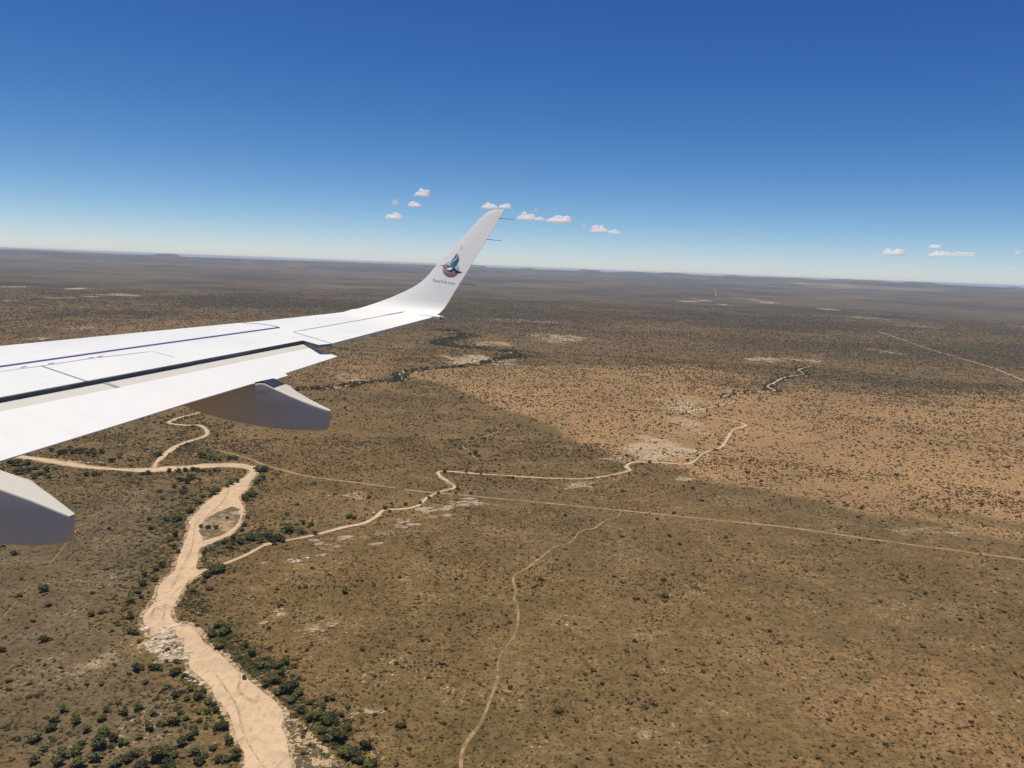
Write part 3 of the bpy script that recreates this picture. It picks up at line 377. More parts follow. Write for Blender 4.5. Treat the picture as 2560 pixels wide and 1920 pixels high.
def make_paint(name, col, rough=0.32, dirt=0.10):
    m, nt, b = new_mat(name); k = N(nt)
    P = k.pos(obj=True)
    n = k.noise(P, 1.3, 5, 0.6); st = k.noise(k.pos((7, 0.8, 3), obj=True), 1.0, 4, 0.6); sp = k.noise(P, 38, 2, 0.5)
    c = k.mix(k.ramp(n, 0.35, 0.75, 0.0, dirt), col, (0.62, 0.59, 0.52))
    c = k.mix(k.ramp(st, 0.5, 0.8, 0.0, dirt * 1.4), c, (0.52, 0.5, 0.45))
    c = k.mix(k.ramp(sp, 0.74, 0.8, 0.0, 0.25), c, (0.35, 0.33, 0.3))
    k.link(c, b.inputs["Base Color"])
    k.link(k.ramp(n, 0.3, 0.7, rough - 0.06, rough + 0.1), b.inputs["Roughness"]); b.inputs["Specular IOR Level"].default_value = 0.3
    bp = k.add("ShaderNodeBump"); bp.inputs["Strength"].default_value = 0.05; bp.inputs["Distance"].default_value = 0.02
    k.link(k.noise(P, 3.0, 2), bp.inputs["Height"]); k.link(bp.outputs[0], b.inputs["Normal"])
    return m

# ------------------------------------------------------------------ the land
def land_height(x, y):
    r = np.hypot(x, y)
    far = sstep(6500, 16000, r)
    z = 165 * sstep(9000, 28000, r) * (1 - sstep(31000, 42000, r)) + far * (1 - sstep(31000, 42000, r)) * (fbm(x / 5200, y / 3000, 11, 4) - 0.5) * 90
    z = z + far * (np.abs(fbm(x / 2600, y / 1800, 23, 3) - 0.5)) * -34
    z = z + 42 * sstep(.54, .62, fbm(x / 4200, y / 1500, 67, 4)) * sstep(15000, 22000, r) * (1 - .7 * sstep(30000, 36000, r))
    for kx, ky, kw, kh in KOPJES:
        m = (np.abs(x - kx) < 6 * kw) & (np.abs(y - ky) < 9 * kw)
        if m.any():
            d = np.sqrt(((x - kx) / kw) ** 2 + ((y - ky) / (1.6 * kw)) ** 2)
            z = z + 1.0 * kh * np.exp(-(d / 1.9) ** 3.2) * (0.75 + 0.5 * vnoise(x / 160, y / 160, 5))
    return np.minimum(z, 245 + 0.12 * np.maximum(z - 245, 0)) * sstep(6000, 9000, r)

def tone_masks(x, y):
    wob = (fbm(x / 60, y / 60, 3, 3) - 0.5) * 60
    red = np.zeros_like(x)
    near = (np.hypot(x, y) < 4500)
    xs, ys, ws = x[near], y[near], wob[near]
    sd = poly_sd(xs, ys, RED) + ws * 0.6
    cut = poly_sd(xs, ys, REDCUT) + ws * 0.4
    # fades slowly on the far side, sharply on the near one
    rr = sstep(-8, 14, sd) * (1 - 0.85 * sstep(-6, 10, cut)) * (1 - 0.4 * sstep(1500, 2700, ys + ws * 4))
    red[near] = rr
    def blobs(L, wsc):
        o = np.zeros_like(x)
        for cx, cy, rx, ry, k in L:
            m = (np.abs(x - cx) < 3 * rx) & (np.abs(y - cy) < 3 * ry)
            if m.any():
                xx, yy = x[m], y[m]
                d = np.sqrt(((xx - cx) / rx) ** 2 + ((yy - cy) / ry) ** 2) + (fbm(xx / (rx * .5), yy / (ry * .5), 31, 3) - .5) * 1.6
                o[m] = np.maximum(o[m], k * np.clip(1 - sstep(0.35, 1.25, d), 0, 1))
        return o
    pale, dark, red2 = blobs(PALE, 1), blobs(DARK, 1), blobs(RED2, 1)
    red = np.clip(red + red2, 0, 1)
    dark = np.clip(dark + np.maximum(0.8 * sstep(0.50, 0.66, fbm(x / 1500, y / 900, 47, 4)) * sstep(1900, 3500, np.hypot(x, y)), 0.8 * sstep(0.50, 0.62, fbm(x / 2600, y / 1900, 59, 5)) * sstep(4500, 8000, np.hypot(x, y))), 0, 1)
    pale = np.clip(pale + 0.22 * sstep(0.60, 0.72, fbm(x / 700, y / 350, 53, 4)) * sstep(1500, 2600, np.hypot(x, y)), 0, 1.3)
    # browner bare banks along the rivers
    return red, pale, dark

def build_ground():
    R = np.exp(np.linspace(math.log(60), math.log(54000), 720))
    A = np.radians(np.concatenate([np.linspace(-180, -50, 44)[:-1], np.linspace(-50, 50, 900), np.linspace(50, 180, 44)[1:]]))
    rr, aa = np.meshgrid(R, A, indexing='ij')
    x, y = (rr * np.sin(aa)).ravel(), (rr * np.cos(aa)).ravel()
    z = land_height(x, y)
    nr, na = len(R), len(A)
    i = (np.arange(nr - 1)[:, None] * na + np.arange(na - 1)[None, :]).ravel()
    faces = np.stack([i, i + 1, i + na + 1, i + na], 1)[:, ::-1]
    verts = np.stack([x, y, z], 1)
    # close the middle below the aircraft
    ring = np.arange(na)
    c = len(verts)
    verts = np.vstack([verts, [[0, 0, 0]]])
    fan = np.stack([ring[:-1], np.full(na - 1, c), np.full(na - 1, c), ring[1:]], 1)
    me = np_mesh("ground", verts, faces)
    bmf = bmesh.new(); bmf.from_mesh(me); bmf.verts.ensure_lookup_table()
    for a in range(na - 1):
        bmf.faces.new((bmf.verts[a], bmf.verts[c], bmf.verts[a + 1]))
    bmf.normal_update(); bmf.to_mesh(me); bmf.free()
    red, pale, dark = tone_masks(x, y)
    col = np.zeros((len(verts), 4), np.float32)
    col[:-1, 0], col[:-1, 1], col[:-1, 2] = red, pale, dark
    lb = (np.hypot(x, y) < 1500) & (x < 0)
    g = np.zeros_like(x); g[lb] = sstep(-10, 35, poly_sd(x[lb], y[lb], LEFTBANK) + (fbm(x[lb] / 50, y[lb] / 50, 203, 3) - .5) * 60)
    col[:-1, 3] = g
    at = me.attributes.new("ground_tone", 'FLOAT_COLOR', 'POINT'); at.data.foreach_set("color", col.ravel())
    r = np.hypot(x, y)
    v = np.zeros(len(verts), np.float32); v[:-1] = 0.15 * sstep(1200, 3600, r) + 0.75 * sstep(3600, 7000, r)
    at = me.attributes.new("veg", 'FLOAT', 'POINT'); at.data.foreach_set("value", v)
    me.polygons.foreach_set("use_smooth", [True] * len(me.polygons))
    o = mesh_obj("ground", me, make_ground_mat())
    tag(o, kind="structure")

def sheet(name, poly, z, mat, rag=1.0, step=4.0, seed=0, parent=None):
    P = np.asarray(poly, float); out = []
    for a, b in zip(P, np.roll(P, -1, axis=0)):
        n = max(1, int(np.hypot(*(b - a)) / step))
        for t in range(n): out.append(a + (b - a) * t / n)
    Q = np.array(out)
    nx = (fbm(Q[:, 0] / 14, Q[:, 1] / 14, 61 + seed, 3) - .5) * 2 * rag + (fbm(Q[:, 0] / 4, Q[:, 1] / 4, 63 + seed, 2) - .5) * rag
    ny = (fbm(Q[:, 0] / 14, Q[:, 1] / 14, 71 + seed, 3) - .5) * 2 * rag + (fbm(Q[:, 0] / 4, Q[:, 1] / 4, 73 + seed, 2) - .5) * rag
    Q = Q + np.stack([nx, ny], 1)
    from mathutils.geometry import tessellate_polygon
    V = [Vector((q[0], q[1], z)) for q in Q]
    tris = tessellate_polygon([V])
    me = bpy.data.meshes.new(name)
    me.from_pydata([tuple(v) for v in V], [], [tuple(t) for t in tris]); me.update()
    if me.polygons[0].normal.z < 0: me.flip_normals()
    return tag(mesh_obj(name, me, mat, parent), kind="structure")

def ribbon(name, pts, width, z, mat, var=0.25, seed=0, step=5.0, wmap=None, gaps=0.0):
    C = resample(pts, step)
    T = np.gradient(C, axis=0); T /= np.maximum(np.hypot(T[:, 0], T[:, 1]), 1e-6)[:, None]
    zl = land_height(C[:, 0], C[:, 1]) + z
    Nn = np.stack([-T[:, 1], T[:, 0]], 1)
    s = np.arange(len(C)) * step
    w = width * (1 + var * 2 * (fbm(s / 23.0, s * 0 + 3.3, 81 + seed, 3) - .5)) * 0.5
    if wmap: w = w * wmap(C)
    j = (fbm(s / 30.0, s * 0 + 8.1, 91 + seed, 2) - .5) * width * var
    l, rgt = C + Nn * (w + j * .5)[:, None], C - Nn * (w - j * .5)[:, None]
    n = len(C)
    verts = np.vstack([np.column_stack([l, zl]), np.column_stack([C, zl]), np.column_stack([rgt, zl])])
    i = np.arange(n - 1)
    if gaps: i = i[fbm(s[:-1] / 40.0, s[:-1] * 0 + 1.7, 97 + seed, 3) > gaps]
    faces = np.vstack([np.stack([i + n, i + n + 1, i + 1, i], 1), np.stack([i + 2 * n, i + 2 * n + 1, i + n + 1, i + n], 1)])
    me = np_mesh(name, verts, faces)
    me.validate()
    if len(me.polygons) and me.polygons[0].normal.z < 0: me.flip_normals()
    return tag(mesh_obj(name, me, mat), kind="structure")

SAND = make_sand_mat()
build_ground()
sheet("dry_riverbed", RIVER, 0.20, SAND, 2.1, 2.0)
BANK = make_patch_mat("crumbling_bank", (0.50, 0.345, 0.195), (0.165, 0.112, 0.055), 3.2, 0.44, 0.54)
MARGIN = make_patch_mat("creek_margin", (0.40, 0.28, 0.155), (0.150, 0.104, 0.045), 4.5, 0.36, 0.50)
DAMP = make_patch_mat("damp_sand", (0.36, 0.255, 0.16), (0.56, 0.39, 0.22), 3.0, 0.40, 0.60)
ribbon("river_bank", RIVER + [RIVER[0]], 3.0, 0.26, BANK, 0.8, 21, 2.5)
ribbon("creek_bank", CREEK, 7.5, 0.12, MARGIN, 0.7, 22, 4.0)
ribbon("creek_bank", TRIB_NW, 9.5, 0.12, MARGIN, 0.6, 23, 4.0)
ribbon("creek_bank", CREEK_LOW, 6.0, 0.12, MARGIN, 0.6, 24, 3.0)
for i, L in enumerate(FLOWS): ribbon("sand_channel", L, (1.3, 2.2, 2.6, 1.6)[i], 0.23 + .01 * i, DAMP, 0.9, 25 + i, 2.0, gaps=0.22)
sheet("river_island", ISLAND, 0.32, make_patch_mat("island_scrub", (0.150, 0.110, 0.056), (0.38, 0.265, 0.15), 8, 0.46, 0.64), 1.6, 3.0, 5)
sheet("gravel_bar", BAR, 0.36, make_patch_mat("gravel_and_sand", (0.50, 0.34, 0.185), (0.115, 0.085, 0.05), 2.6, 0.45, 0.53), 1.6, 2.0, 7)
OLD_SAND = make_patch_mat("old_sand", (0.42, 0.28, 0.15), (0.20, 0.14, 0.075), 7, 0.45, 0.62)
ribbon("river_terrace", OXBOW, 5.5, 0.14, OLD_SAND, 0.5, 9)
ribbon("dry_tributary", TRIB_NW, 6.0, 0.16, SAND, 0.7, 1, 4.0)
ribbon("dry_creek", CREEK, 3.5, 0.17, SAND, 0.8, 2, 4.0, gaps=0.27, wmap=lambda C: np.where(C[:, 1] < 760, 1.0, np.where(C[:, 1] > 1250, 1.25, 1.05)))
ribbon("creek_mouth", CREEK_LOW, 3.4, 0.18, SAND, 0.4, 3, step=3.0)
ribbon("dry_gully", GULLY, 1.9, 0.12, OLD_SAND, 0.5, 4)
def _nw(C):
    w = np.full(len(C), 0.75)
    for p, k, s in ((RIVER_N[9], 3.2, 55), (RIVER_N[10], 2.6, 50), (RIVER_N[18], 2.4, 60), (RIVER_N[20], 3.2, 70), (RIVER_N[2], 1.9, 60), (RIVER_N[25], 2.2, 60), (RIVER_N[27], 2.4, 60)):
        w = w + k * np.exp(-((C[:, 0] - p[0]) ** 2 + (C[:, 1] - p[1]) ** 2) / (2 * (s * .6) ** 2))
    return w
ribbon("northern_river", RIVER_N, 6.0, 0.2, SAND, 0.6, 5, 8.0, wmap=_nw, gaps=0.36)
FARROAD = make_patch_mat("far_road", (0.52, 0.42, 0.30), (0.40, 0.31, 0.21), 60, 0.4, 0.7)
ROADM = make_patch_mat("dirt_road", (0.39, 0.25, 0.12), (0.235, 0.152, 0.072), 8, 0.40, 0.66)
TRACKM = make_patch_mat("foot_track", (0.38, 0.25, 0.125), (0.21, 0.14, 0.068), 5, 0.40, 0.62)
ribbon("dirt_road", ROAD, 4.0, 0.10, ROADM, 0.45, 6, gaps=0.24)
ribbon("dirt_road", ROAD_NE, 6.5, 0.12, make_patch_mat("pale_road", (0.42, 0.33, 0.22), (0.28, 0.22, 0.15), 25, 0.4, 0.7), 0.6, 7, 12.0, gaps=0.27)
ribbon("foot_track", TRACK, 1.6, 0.11, TRACKM, 0.9, 8, 2.5, gaps=0.30)
FAINT = make_patch_mat("faint_track", (0.29, 0.19, 0.09), (0.20, 0.13, 0.06), 4, 0.42, 0.65)
ribbon("foot_track", PATH_W, 1.0, 0.09, FAINT, 0.6, 11, 3.0, gaps=0.42)
ribbon("foot_track", PATH_E, 0.75, 0.09, FAINT, 0.5, 12, 3.0, gaps=0.42)

ribbon("dirt_road", ROAD_FAR, 5.0, 2.0, FARROAD, 0.5, 31, 60.0, gaps=0.2)
ribbon("dirt_road", ROAD_FAR2, 16.0, 1.0, FARROAD, 0.5, 32, 40.0, gaps=0.2)

# pale bedrock showing through the soil and in the river: terrain, low tilted slabs on a stained base
ROCK = make_patch_mat("pale_bedrock", (0.70, 0.59, 0.45), (0.38, 0.28, 0.17), 2.2, 0.42, 0.60)
ROCK2 = make_patch_mat("weathered_bedrock", (0.42, 0.315, 0.205), (0.215, 0.15, 0.08), 3.2, 0.44, 0.62)
STAIN = make_patch_mat("stained_rock", (0.50, 0.38, 0.25), (0.19, 0.135, 0.078), 2.4, 0.44, 0.56)
def bedrock(pts, mat, size, per, hz, base):
    c = np.mean(pts, axis=0)
    bm = bmesh.new()
    def slab_at(px, py, r, el, ang, h, mi, n, z0=-.15, bulk=.88):
        ring_b, ring_t = [], []
        tilt = random.uniform(-.05, .05)
        for k in range(n):
            a = 2 * math.pi * k / n; rad = r * random.uniform(.6, 1.2)
            ux, uy = math.cos(a) * rad * el, math.sin(a) * rad
            X, Y = ux * math.cos(ang) - uy * math.sin(ang), ux * math.sin(ang) + uy * math.cos(ang)
            ring_b.append(bm.verts.new((px + X - c[0], py + Y - c[1], z0)))
            ring_t.append(bm.verts.new((px + X * bulk - c[0], py + Y * bulk - c[1], max(.32, h + (tilt * X + random.uniform(-.1, .1)) * (mi == 0)) if mi == 0 else h)))
        bm.faces.new(ring_t).material_index = mi
        for k in range(n): bm.faces.new((ring_b[k], ring_b[(k + 1) % n], ring_t[(k + 1) % n], ring_t[k])).material_index = mi
    for q, p in enumerate(pts):
        if base: slab_at(p[0], p[1], size * 2.0, 1.5, .45, .30 + .004 * q, 1, 14)
        for _ in range(per):
            slab_at(p[0] + random.gauss(0, size * .9), p[1] + random.gauss(0, size * 1.0), size * random.uniform(.5, 1.25), random.uniform(1.2, 2.4), .45 + random.uniform(-.4, .4), .34 + hz * random.uniform(.5, 1.4), 0, random.randint(7, 12))
    o = bm_obj("bedrock", bm, [mat, STAIN])
    o.location = (c[0], c[1], 0.0)
    tag(o, kind="structure")
RL = {"main": (1, 2.2, 1, .22, 1), "sill": (1, 1.5, 3, .3, 0), "bank": (1, 1.0, 2, .4, 0), "bars": (1, .9, 2, .15, 0), "mid": (0, 4.2, 3, .2, 0), "mid2": (1, 1.5, 2, .3, 0),
      "mid3": (0, 3.4, 2, .2, 0), "far": (0, 3.6, 3, .2, 0), "far2": (0, 4.0, 2, .2, 0), "low": (0, 1.6, 2, .15, 0), "low2": (0, 1.2, 2, .1, 0), "low3": (0, 1.8, 2, .1, 0), "low4": (0, 1.1, 2, .2, 0)}
for nm, pts in ROCKS:
    white, sz, per, hz, base = RL[nm]
    bedrock([np.array(p) for p in pts], ROCK if white else ROCK2, sz, per, hz, base)

# ------------------------------------------------------------------ plants
LEAF_DARK = make_leaf_mat("leaf_dark", (0.058, 0.063, 0.013), (0.108, 0.104, 0.026))
LEAF_GREY = make_leaf_mat("leaf_grey", (0.084, 0.085, 0.030), (0.126, 0.120, 0.046))
LEAF_YEL = make_leaf_mat("leaf_yellow", (0.12, 0.115, 0.016), (0.20, 0.18, 0.03))
LEAF_SHRUB = make_leaf_mat("leaf_shrub", (0.084, 0.062, 0.016), (0.132, 0.096, 0.032))
BARK = simple_mat("bark", (0.12, 0.09, 0.06), 0.9, 0.2, 0.3, 3.0)

def leaf_cloud(bm, lobes, n, size, r, flat=1.0):
    for i in range(n):
        c, R = lobes[i % len(lobes)]
        v = Vector((r.gauss(0, 1), r.gauss(0, 1), r.gauss(0.25, 1))); v.normalize()
        p = Vector(c) + Vector((v.x * R, v.y * R, v.z * R * flat)) * r.uniform(.72, 1.08)
        nrm = (v + Vector((r.gauss(0, .55), r.gauss(0, .55), r.gauss(.25, .55)))).normalized()
        t = nrm.orthogonal().normalized(); b = nrm.cross(t); a = r.uniform(0, 6.28)
        t, b = t * math.cos(a) + b * math.sin(a), b * math.cos(a) - t * math.sin(a)
        s = size * r.uniform(.6, 1.35)
        bm.faces.new([bm.verts.new(p + t * s * x + b * s * y + nrm * w) for x, y, w in ((-.5, -.35, 0), (.1, -.55, .1 * s), (.55, .1, 0), (-.05, .5, -.1 * s))])

def core_lumps(bm, lobes, r, k=.78, flat=1.0):
    for c, R in lobes:
        g = bmesh.ops.create_icosphere(bm, subdivisions=1, radius=R * k)
        for v in g["verts"]:
            v.co = Vector((v.co.x * r.uniform(.85, 1.15), v.co.y * r.uniform(.85, 1.15), v.co.z * flat * r.uniform(.85, 1.15))) + Vector(c)

def crown_mesh(seed, leaves=430, name="crown"):
    r = random.Random(seed); bm = bmesh.new(); lobes = []
    for i in range(r.randint(7, 10)):
        a, d = r.uniform(0, 6.28), r.uniform(.05, .36)
        R = r.uniform(.13, .23)
        lobes.append(((d * math.cos(a), d * math.sin(a), .44 + r.uniform(-.13, .17) * (1.2 - d)), R))
    lobes.append(((r.uniform(-.08, .08), r.uniform(-.08, .08), .50), .25))
    core_lumps(bm, lobes, r, .8, .82)
    leaf_cloud(bm, lobes, leaves, .105, r, .85)
    me = bpy.data.meshes.new(name); bm.to_mesh(me); bm.free()
    return me

def trunk_mesh(seed):
    r = random.Random(seed); bm = bmesh.new()
    def limb(p, q, ra, rb, n=6):
        p, q = Vector(p), Vector(q); d = (q - p).normalized(); t = d.orthogonal().normalized(); b = d.cross(t)
        A = [bm.verts.new(p + (t * math.cos(a) + b * math.sin(a)) * ra) for a in [2 * math.pi * i / n for i in range(n)]]
        B = [bm.verts.new(q + (t * math.cos(a) + b * math.sin(a)) * rb) for a in [2 * math.pi * i / n for i in range(n)]]
        for i in range(n): bm.faces.new((A[i], A[(i + 1) % n], B[(i + 1) % n], B[i]))
        bm.faces.new(B)
    top = (r.uniform(-.03, .03), r.uniform(-.03, .03), .2)
    limb((0, 0, -.03), top, .038, .028)
    for i in range(4):
        a = i * 1.57 + r.uniform(-.4, .4)
        limb(top, (top[0] + .2 * math.cos(a), top[1] + .2 * math.sin(a), .42 + r.uniform(-.05, .08)), .022, .009)
    me = bpy.data.meshes.new("trunk"); bm.to_mesh(me); bm.free(); return me

def bush_mesh(seed, leaves, name="shrub"):
    r = random.Random(seed); bm = bmesh.new(); lobes = []
    for i in range(r.randint(3, 5)):
        a, d = r.uniform(0, 6.28), r.uniform(.08, .3)
        lobes.append(((d * math.cos(a), d * math.sin(a), r.uniform(.12, .24)), r.uniform(.17, .27)))
    core_lumps(bm, lobes, r, .82, .8)
    if leaves: leaf_cloud(bm, lobes, leaves, .15, r, .85)
    me = bpy.data.meshes.new(name); bm.to_mesh(me); bm.free(); return me

CROWNS = [crown_mesh(100 + i) for i in range(7)]
TRUNKS = [trunk_mesh(200 + i) for i in range(3)]
for me in TRUNKS: me.materials.append(BARK)
CM = {}
for nm, mt in (("dark", LEAF_DARK), ("grey", LEAF_GREY), ("yellow", LEAF_YEL)):
    CM[nm] = []
    for me in CROWNS:
        c = me.copy(); c.materials.append(mt); CM[nm].append(c)

def to_px(x, y, z):
    """pixel (of 2560 x 1920) at which a point is seen from the passenger's seat"""
    d = np.stack([np.asarray(x, float), np.asarray(y, float), np.asarray(z, float) - EYE_HEIGHT])
    M = np.array(CAM)
    c = np.tensordot(M.T, d, 1)
    return 1280 + 1923 * c[0] / -c[2], 960 - 1923 * c[1] / -c[2], -c[2]

TREE_PROTO = {}
def tree_proto(look, i):
    if (look, i) not in TREE_PROTO:
        root = bpy.data.objects.new("tree", None)
        cr = bpy.data.objects.new("crown", CM[look][i]); tr = bpy.data.objects.new("trunk", TRUNKS[i % 3])
        TREE_PROTO[look, i] = (root, cr, tr)
    return TREE_PROTO[look, i]

LOOKW = {"dark": "dark green", "grey": "grey-green", "yellow": "yellow-green"}
def zone(x, y, px, py):
    """where a tree stands, in words one can find in the picture"""
    if px < 640 and py > 1640: return "on the left bank of the riverbed, lower left corner"
    if px < 480 and py > 1330: return "on the left bank near the white outcrop in the riverbed"
    if px >= 600 and py > 1740: return "in the row right of the mottled gravel bar"
    if px >= 480 and py > 1640: return "in the grove on the right bank of the wide riverbed"
    if px >= 440 and py > 1500: return "on the right bank opposite the white outcrop"
    if px < 560 and py > 1450: return "on the right bank below the side creek mouth"
    if 480 <= px < 620 and py > 1395: return "in the clump where the side creek meets the riverbed"
    if px < 480 and py > 1180: return "left of the riverbed beside its narrow island"
    if px < 640 and py > 1290: return "in the thicket right of the riverbed's island"
    if px < 640 and py > 1180: return "below the sharp upper bend of the riverbed"
    if px < 180: return "on the riverbank at the left edge under the wing"
    if px < 560 and py > 1165: return "in the row below the far river bend"
    if px < 640: return "on the flat above the far river bend"
    if px < 860 and py > 1290: return "along the lower stretch of the side creek"
    if px < 760 and py > 1150: return "beside the dirt road at the upper river bend"
    return "beside the upper side creek in mid plain"

tree_list = []
for i, (x, y, w) in enumerate(TREES):
    px, py, dep = to_px(x, y, 1.0)
    r = random.random()
    look = "grey" if (px < 330 and py > 1720 and r < .6) or r < .22 else "dark"
    if i == 0 or (r > .93 and py > 1600): look = "yellow"
    tree_list.append([x, y, max(2.6, w * 1.0), look, float(px), float(py)])
UNIQUE = {0: "broad yellow-green tree in the lower left corner, the brightest crown on the left bank",
          1: "large grey-green tree touching the bottom edge, left of the broad yellow-green tree's foot",
          2: "large dark tree touching the bottom edge, right below the broad yellow-green tree",
          21: "dark tree leaning over the edge of the sand, lowest on the left bank"}
for i in UNIQUE: tree_list[i][3] = {0: "yellow", 1: "grey", 2: "dark", 21: "dark"}[i]
tree_group_count = {}
for i, (x, y, w, look, px, py) in enumerate(tree_list):
    size = "large" if w > 8.5 else ("mid-sized" if w > 5 else "small")
    where = zone(x, y, px, py)
    lab = UNIQUE.get(i, "%s %s bushy tree %s" % (size, LOOKW[look], where))
    k = i % 7
    root, cr, tr = tree_proto(look, k)
    o = root.copy(); COL.objects.link(o)
    o.location = (x, y, 0.0)
    o.rotation_euler = (0, 0, random.uniform(0, 6.28))
    o.scale = (w, w * random.uniform(.85, 1.1), w * random.uniform(.62, .86))
    tag(o, lab, "tree", None if i in UNIQUE else "%s %s trees %s" % (size, LOOKW[look], where))
    for part in (cr, tr):
        c = part.copy(); COL.objects.link(c); c.parent = o

# scattering of everything too numerous to name one by one
def scatter_group(name, variants, pts, rot, scl, idx, z=None):
    me = bpy.data.meshes.new(name)
    n = len(pts)
    me.vertices.add(n)
    co = np.zeros((n, 3), np.float32); co[:, :2] = pts
    co[:, 2] = -0.05 if z is None else z
    me.vertices.foreach_set("co", co.ravel())
    a = me.attributes.new("turn", 'FLOAT', 'POINT'); a.data.foreach_set("value", rot.astype(np.float32))
    a = me.attributes.new("size", 'FLOAT_VECTOR', 'POINT'); a.data.foreach_set("vector", scl.astype(np.float32).ravel())
    a = me.attributes.new("kind_index", 'INT', 'POINT'); a.data.foreach_set("value", idx.astype(np.int32))
    src = bpy.data.collections.new(name + "_sources")
    for k, (vm, mats) in enumerate(variants):
        ob = bpy.data.objects.new("%s_source_%02d" % (name, k), vm)
        if mats: 
            for mm in mats: vm.materials.append(mm)
        src.objects.link(ob)
    o = bpy.data.objects.new(name, me); COL.objects.link(o)
    g = bpy.data.node_groups.new(name + "_scatter", 'GeometryNodeTree')
    g.interface.new_socket("Geometry", in_out='INPUT', socket_type='NodeSocketGeometry')
    g.interface.new_socket("Geometry", in_out='OUTPUT', socket_type='NodeSocketGeometry')
    nn, ll = g.nodes, g.links
    gi, go = nn.new("NodeGroupInput"), nn.new("NodeGroupOutput")
    ci = nn.new("GeometryNodeCollectionInfo"); ci.inputs["Collection"].default_value = src
    ci.inputs["Separate Children"].default_value = True; ci.inputs["Reset Children"].default_value = True
    ip = nn.new("GeometryNodeInstanceOnPoints"); ip.inputs["Pick Instance"].default_value = True
    def na(nm, t):
        q = nn.new("GeometryNodeInputNamedAttribute"); q.data_type = t; q.inputs[0].default_value = nm; return q.outputs[0]
    cx = nn.new("ShaderNodeCombineXYZ"); ll.new(na("turn", 'FLOAT'), cx.inputs[2])
    er = nn.new("FunctionNodeEulerToRotation"); ll.new(cx.outputs[0], er.inputs[0])
    ll.new(gi.outputs[0], ip.inputs["Points"]); ll.new(ci.outputs[0], ip.inputs["Instance"])
    ll.new(na("kind_index", 'INT'), ip.inputs["Instance Index"])
    ll.new(er.outputs[0], ip.inputs["Rotation"]); ll.new(na("size", 'FLOAT_VECTOR'), ip.inputs["Scale"])
    ll.new(ip.outputs[0], go.inputs[0])
    md = o.modifiers.new("scatter", 'NODES'); md.node_group = g
    return o

def sample_wedge(n, r0, r1, half):
    r = np.sqrt(rng.uniform(r0 * r0, r1 * r1, n)); a = rng.uniform(-half, half, n)
    return r * np.sin(a), r * np.cos(a)

def keep_off(x, y):
    """True where no plant may stand: sand and roads"""
    near = np.hypot(x, y) < 2300
    bad = np.zeros(x.shape, bool)
    xs, ys = x[near], y[near]
    b = (poly_sd(xs, ys, RIVER) > -1.0)
    for L, w in ((ROAD, 3.2), (TRACK, 1.9), (CREEK, 3.6), (TRIB_NW, 4.5), (CREEK_LOW, 3)):
        b |= line_dist(xs, ys, L) < w
    b |= (poly_sd(xs, ys, ISLAND) > 0) & (rng.random(xs.shape) < .75)
    bad[near] = b
    bad |= line_dist(x, y, ROAD_NE) < 6
    return bad

x1, y1 = sample_wedge(90000, 330, 1100, math.radians(42))
x2, y2 = sample_wedge(95000, 1100, 2300, math.radians(41))
x3, y3 = sample_wedge(400000, 2300, 7200, math.radians(40))
sx, sy = np.concatenate([x1, x2, x3]), np.concatenate([y1, y2, y3])
rr = np.hypot(sx, sy)
red, pale, dark = tone_masks(sx, sy)
dens = 0.36 + 0.64 * sstep(0.40, 0.62, fbm(sx / 38, sy / 38, 131, 3))
dens *= 0.55 + 0.45 * sstep(0.35, 0.6, fbm(sx / 260, sy / 260, 137, 3))
# the open grassy slope between track and river is thin, the river margins and the dark bands thick
rd = line_dist(sx, sy, resample(RIVER, 20))
dens = np.maximum(dens, 0.95 * (1 - sstep(15, 60, rd)) * sstep(.35, .6, fbm(sx / 22, sy / 22, 139, 2)))
dens = np.clip(dens * (1 + .5 * sstep(900, 2200, rr)) * (1 - .7 * np.clip(pale, 0, 1)) * (1 + dark) * (1 + 0.25 * red), 0, 1)
dens *= 1 - 0.97 * sstep(4300, 7100, rr)
ok = (rng.random(len(sx)) < dens) & ~keep_off(sx, sy)
sx, sy, rr = sx[ok], sy[ok], rr[ok]
dia = np.exp(rng.normal(math.log(1.6), .36, len(sx))) * (1 + .75 * sstep(700, 1500, rr) + 1.1 * sstep(1500, 3400, rr))
dia = np.clip(dia * (1 + .6 * (rng.random(len(sx)) < .05)), .7, 7.5)
px, py, dep = to_px(sx, sy, np.zeros_like(sx))
inframe = (px > 8) & (px < 2552) & (py < 1912) & ~((px < 860) & (py < 1160)) & ~((px < 190) & (py < 1375))
score = np.where(inframe, dia / dep, 0)
top = np.argsort(-score)[:300]
rest = np.ones(len(sx), bool); rest[top] = False
SHRUBS = [bush_mesh(300 + i, 90) for i in range(6)]
for me in SHRUBS: me.materials.append(LEAF_SHRUB)
protos = [bpy.data.objects.new("shrub", me) for me in SHRUBS]
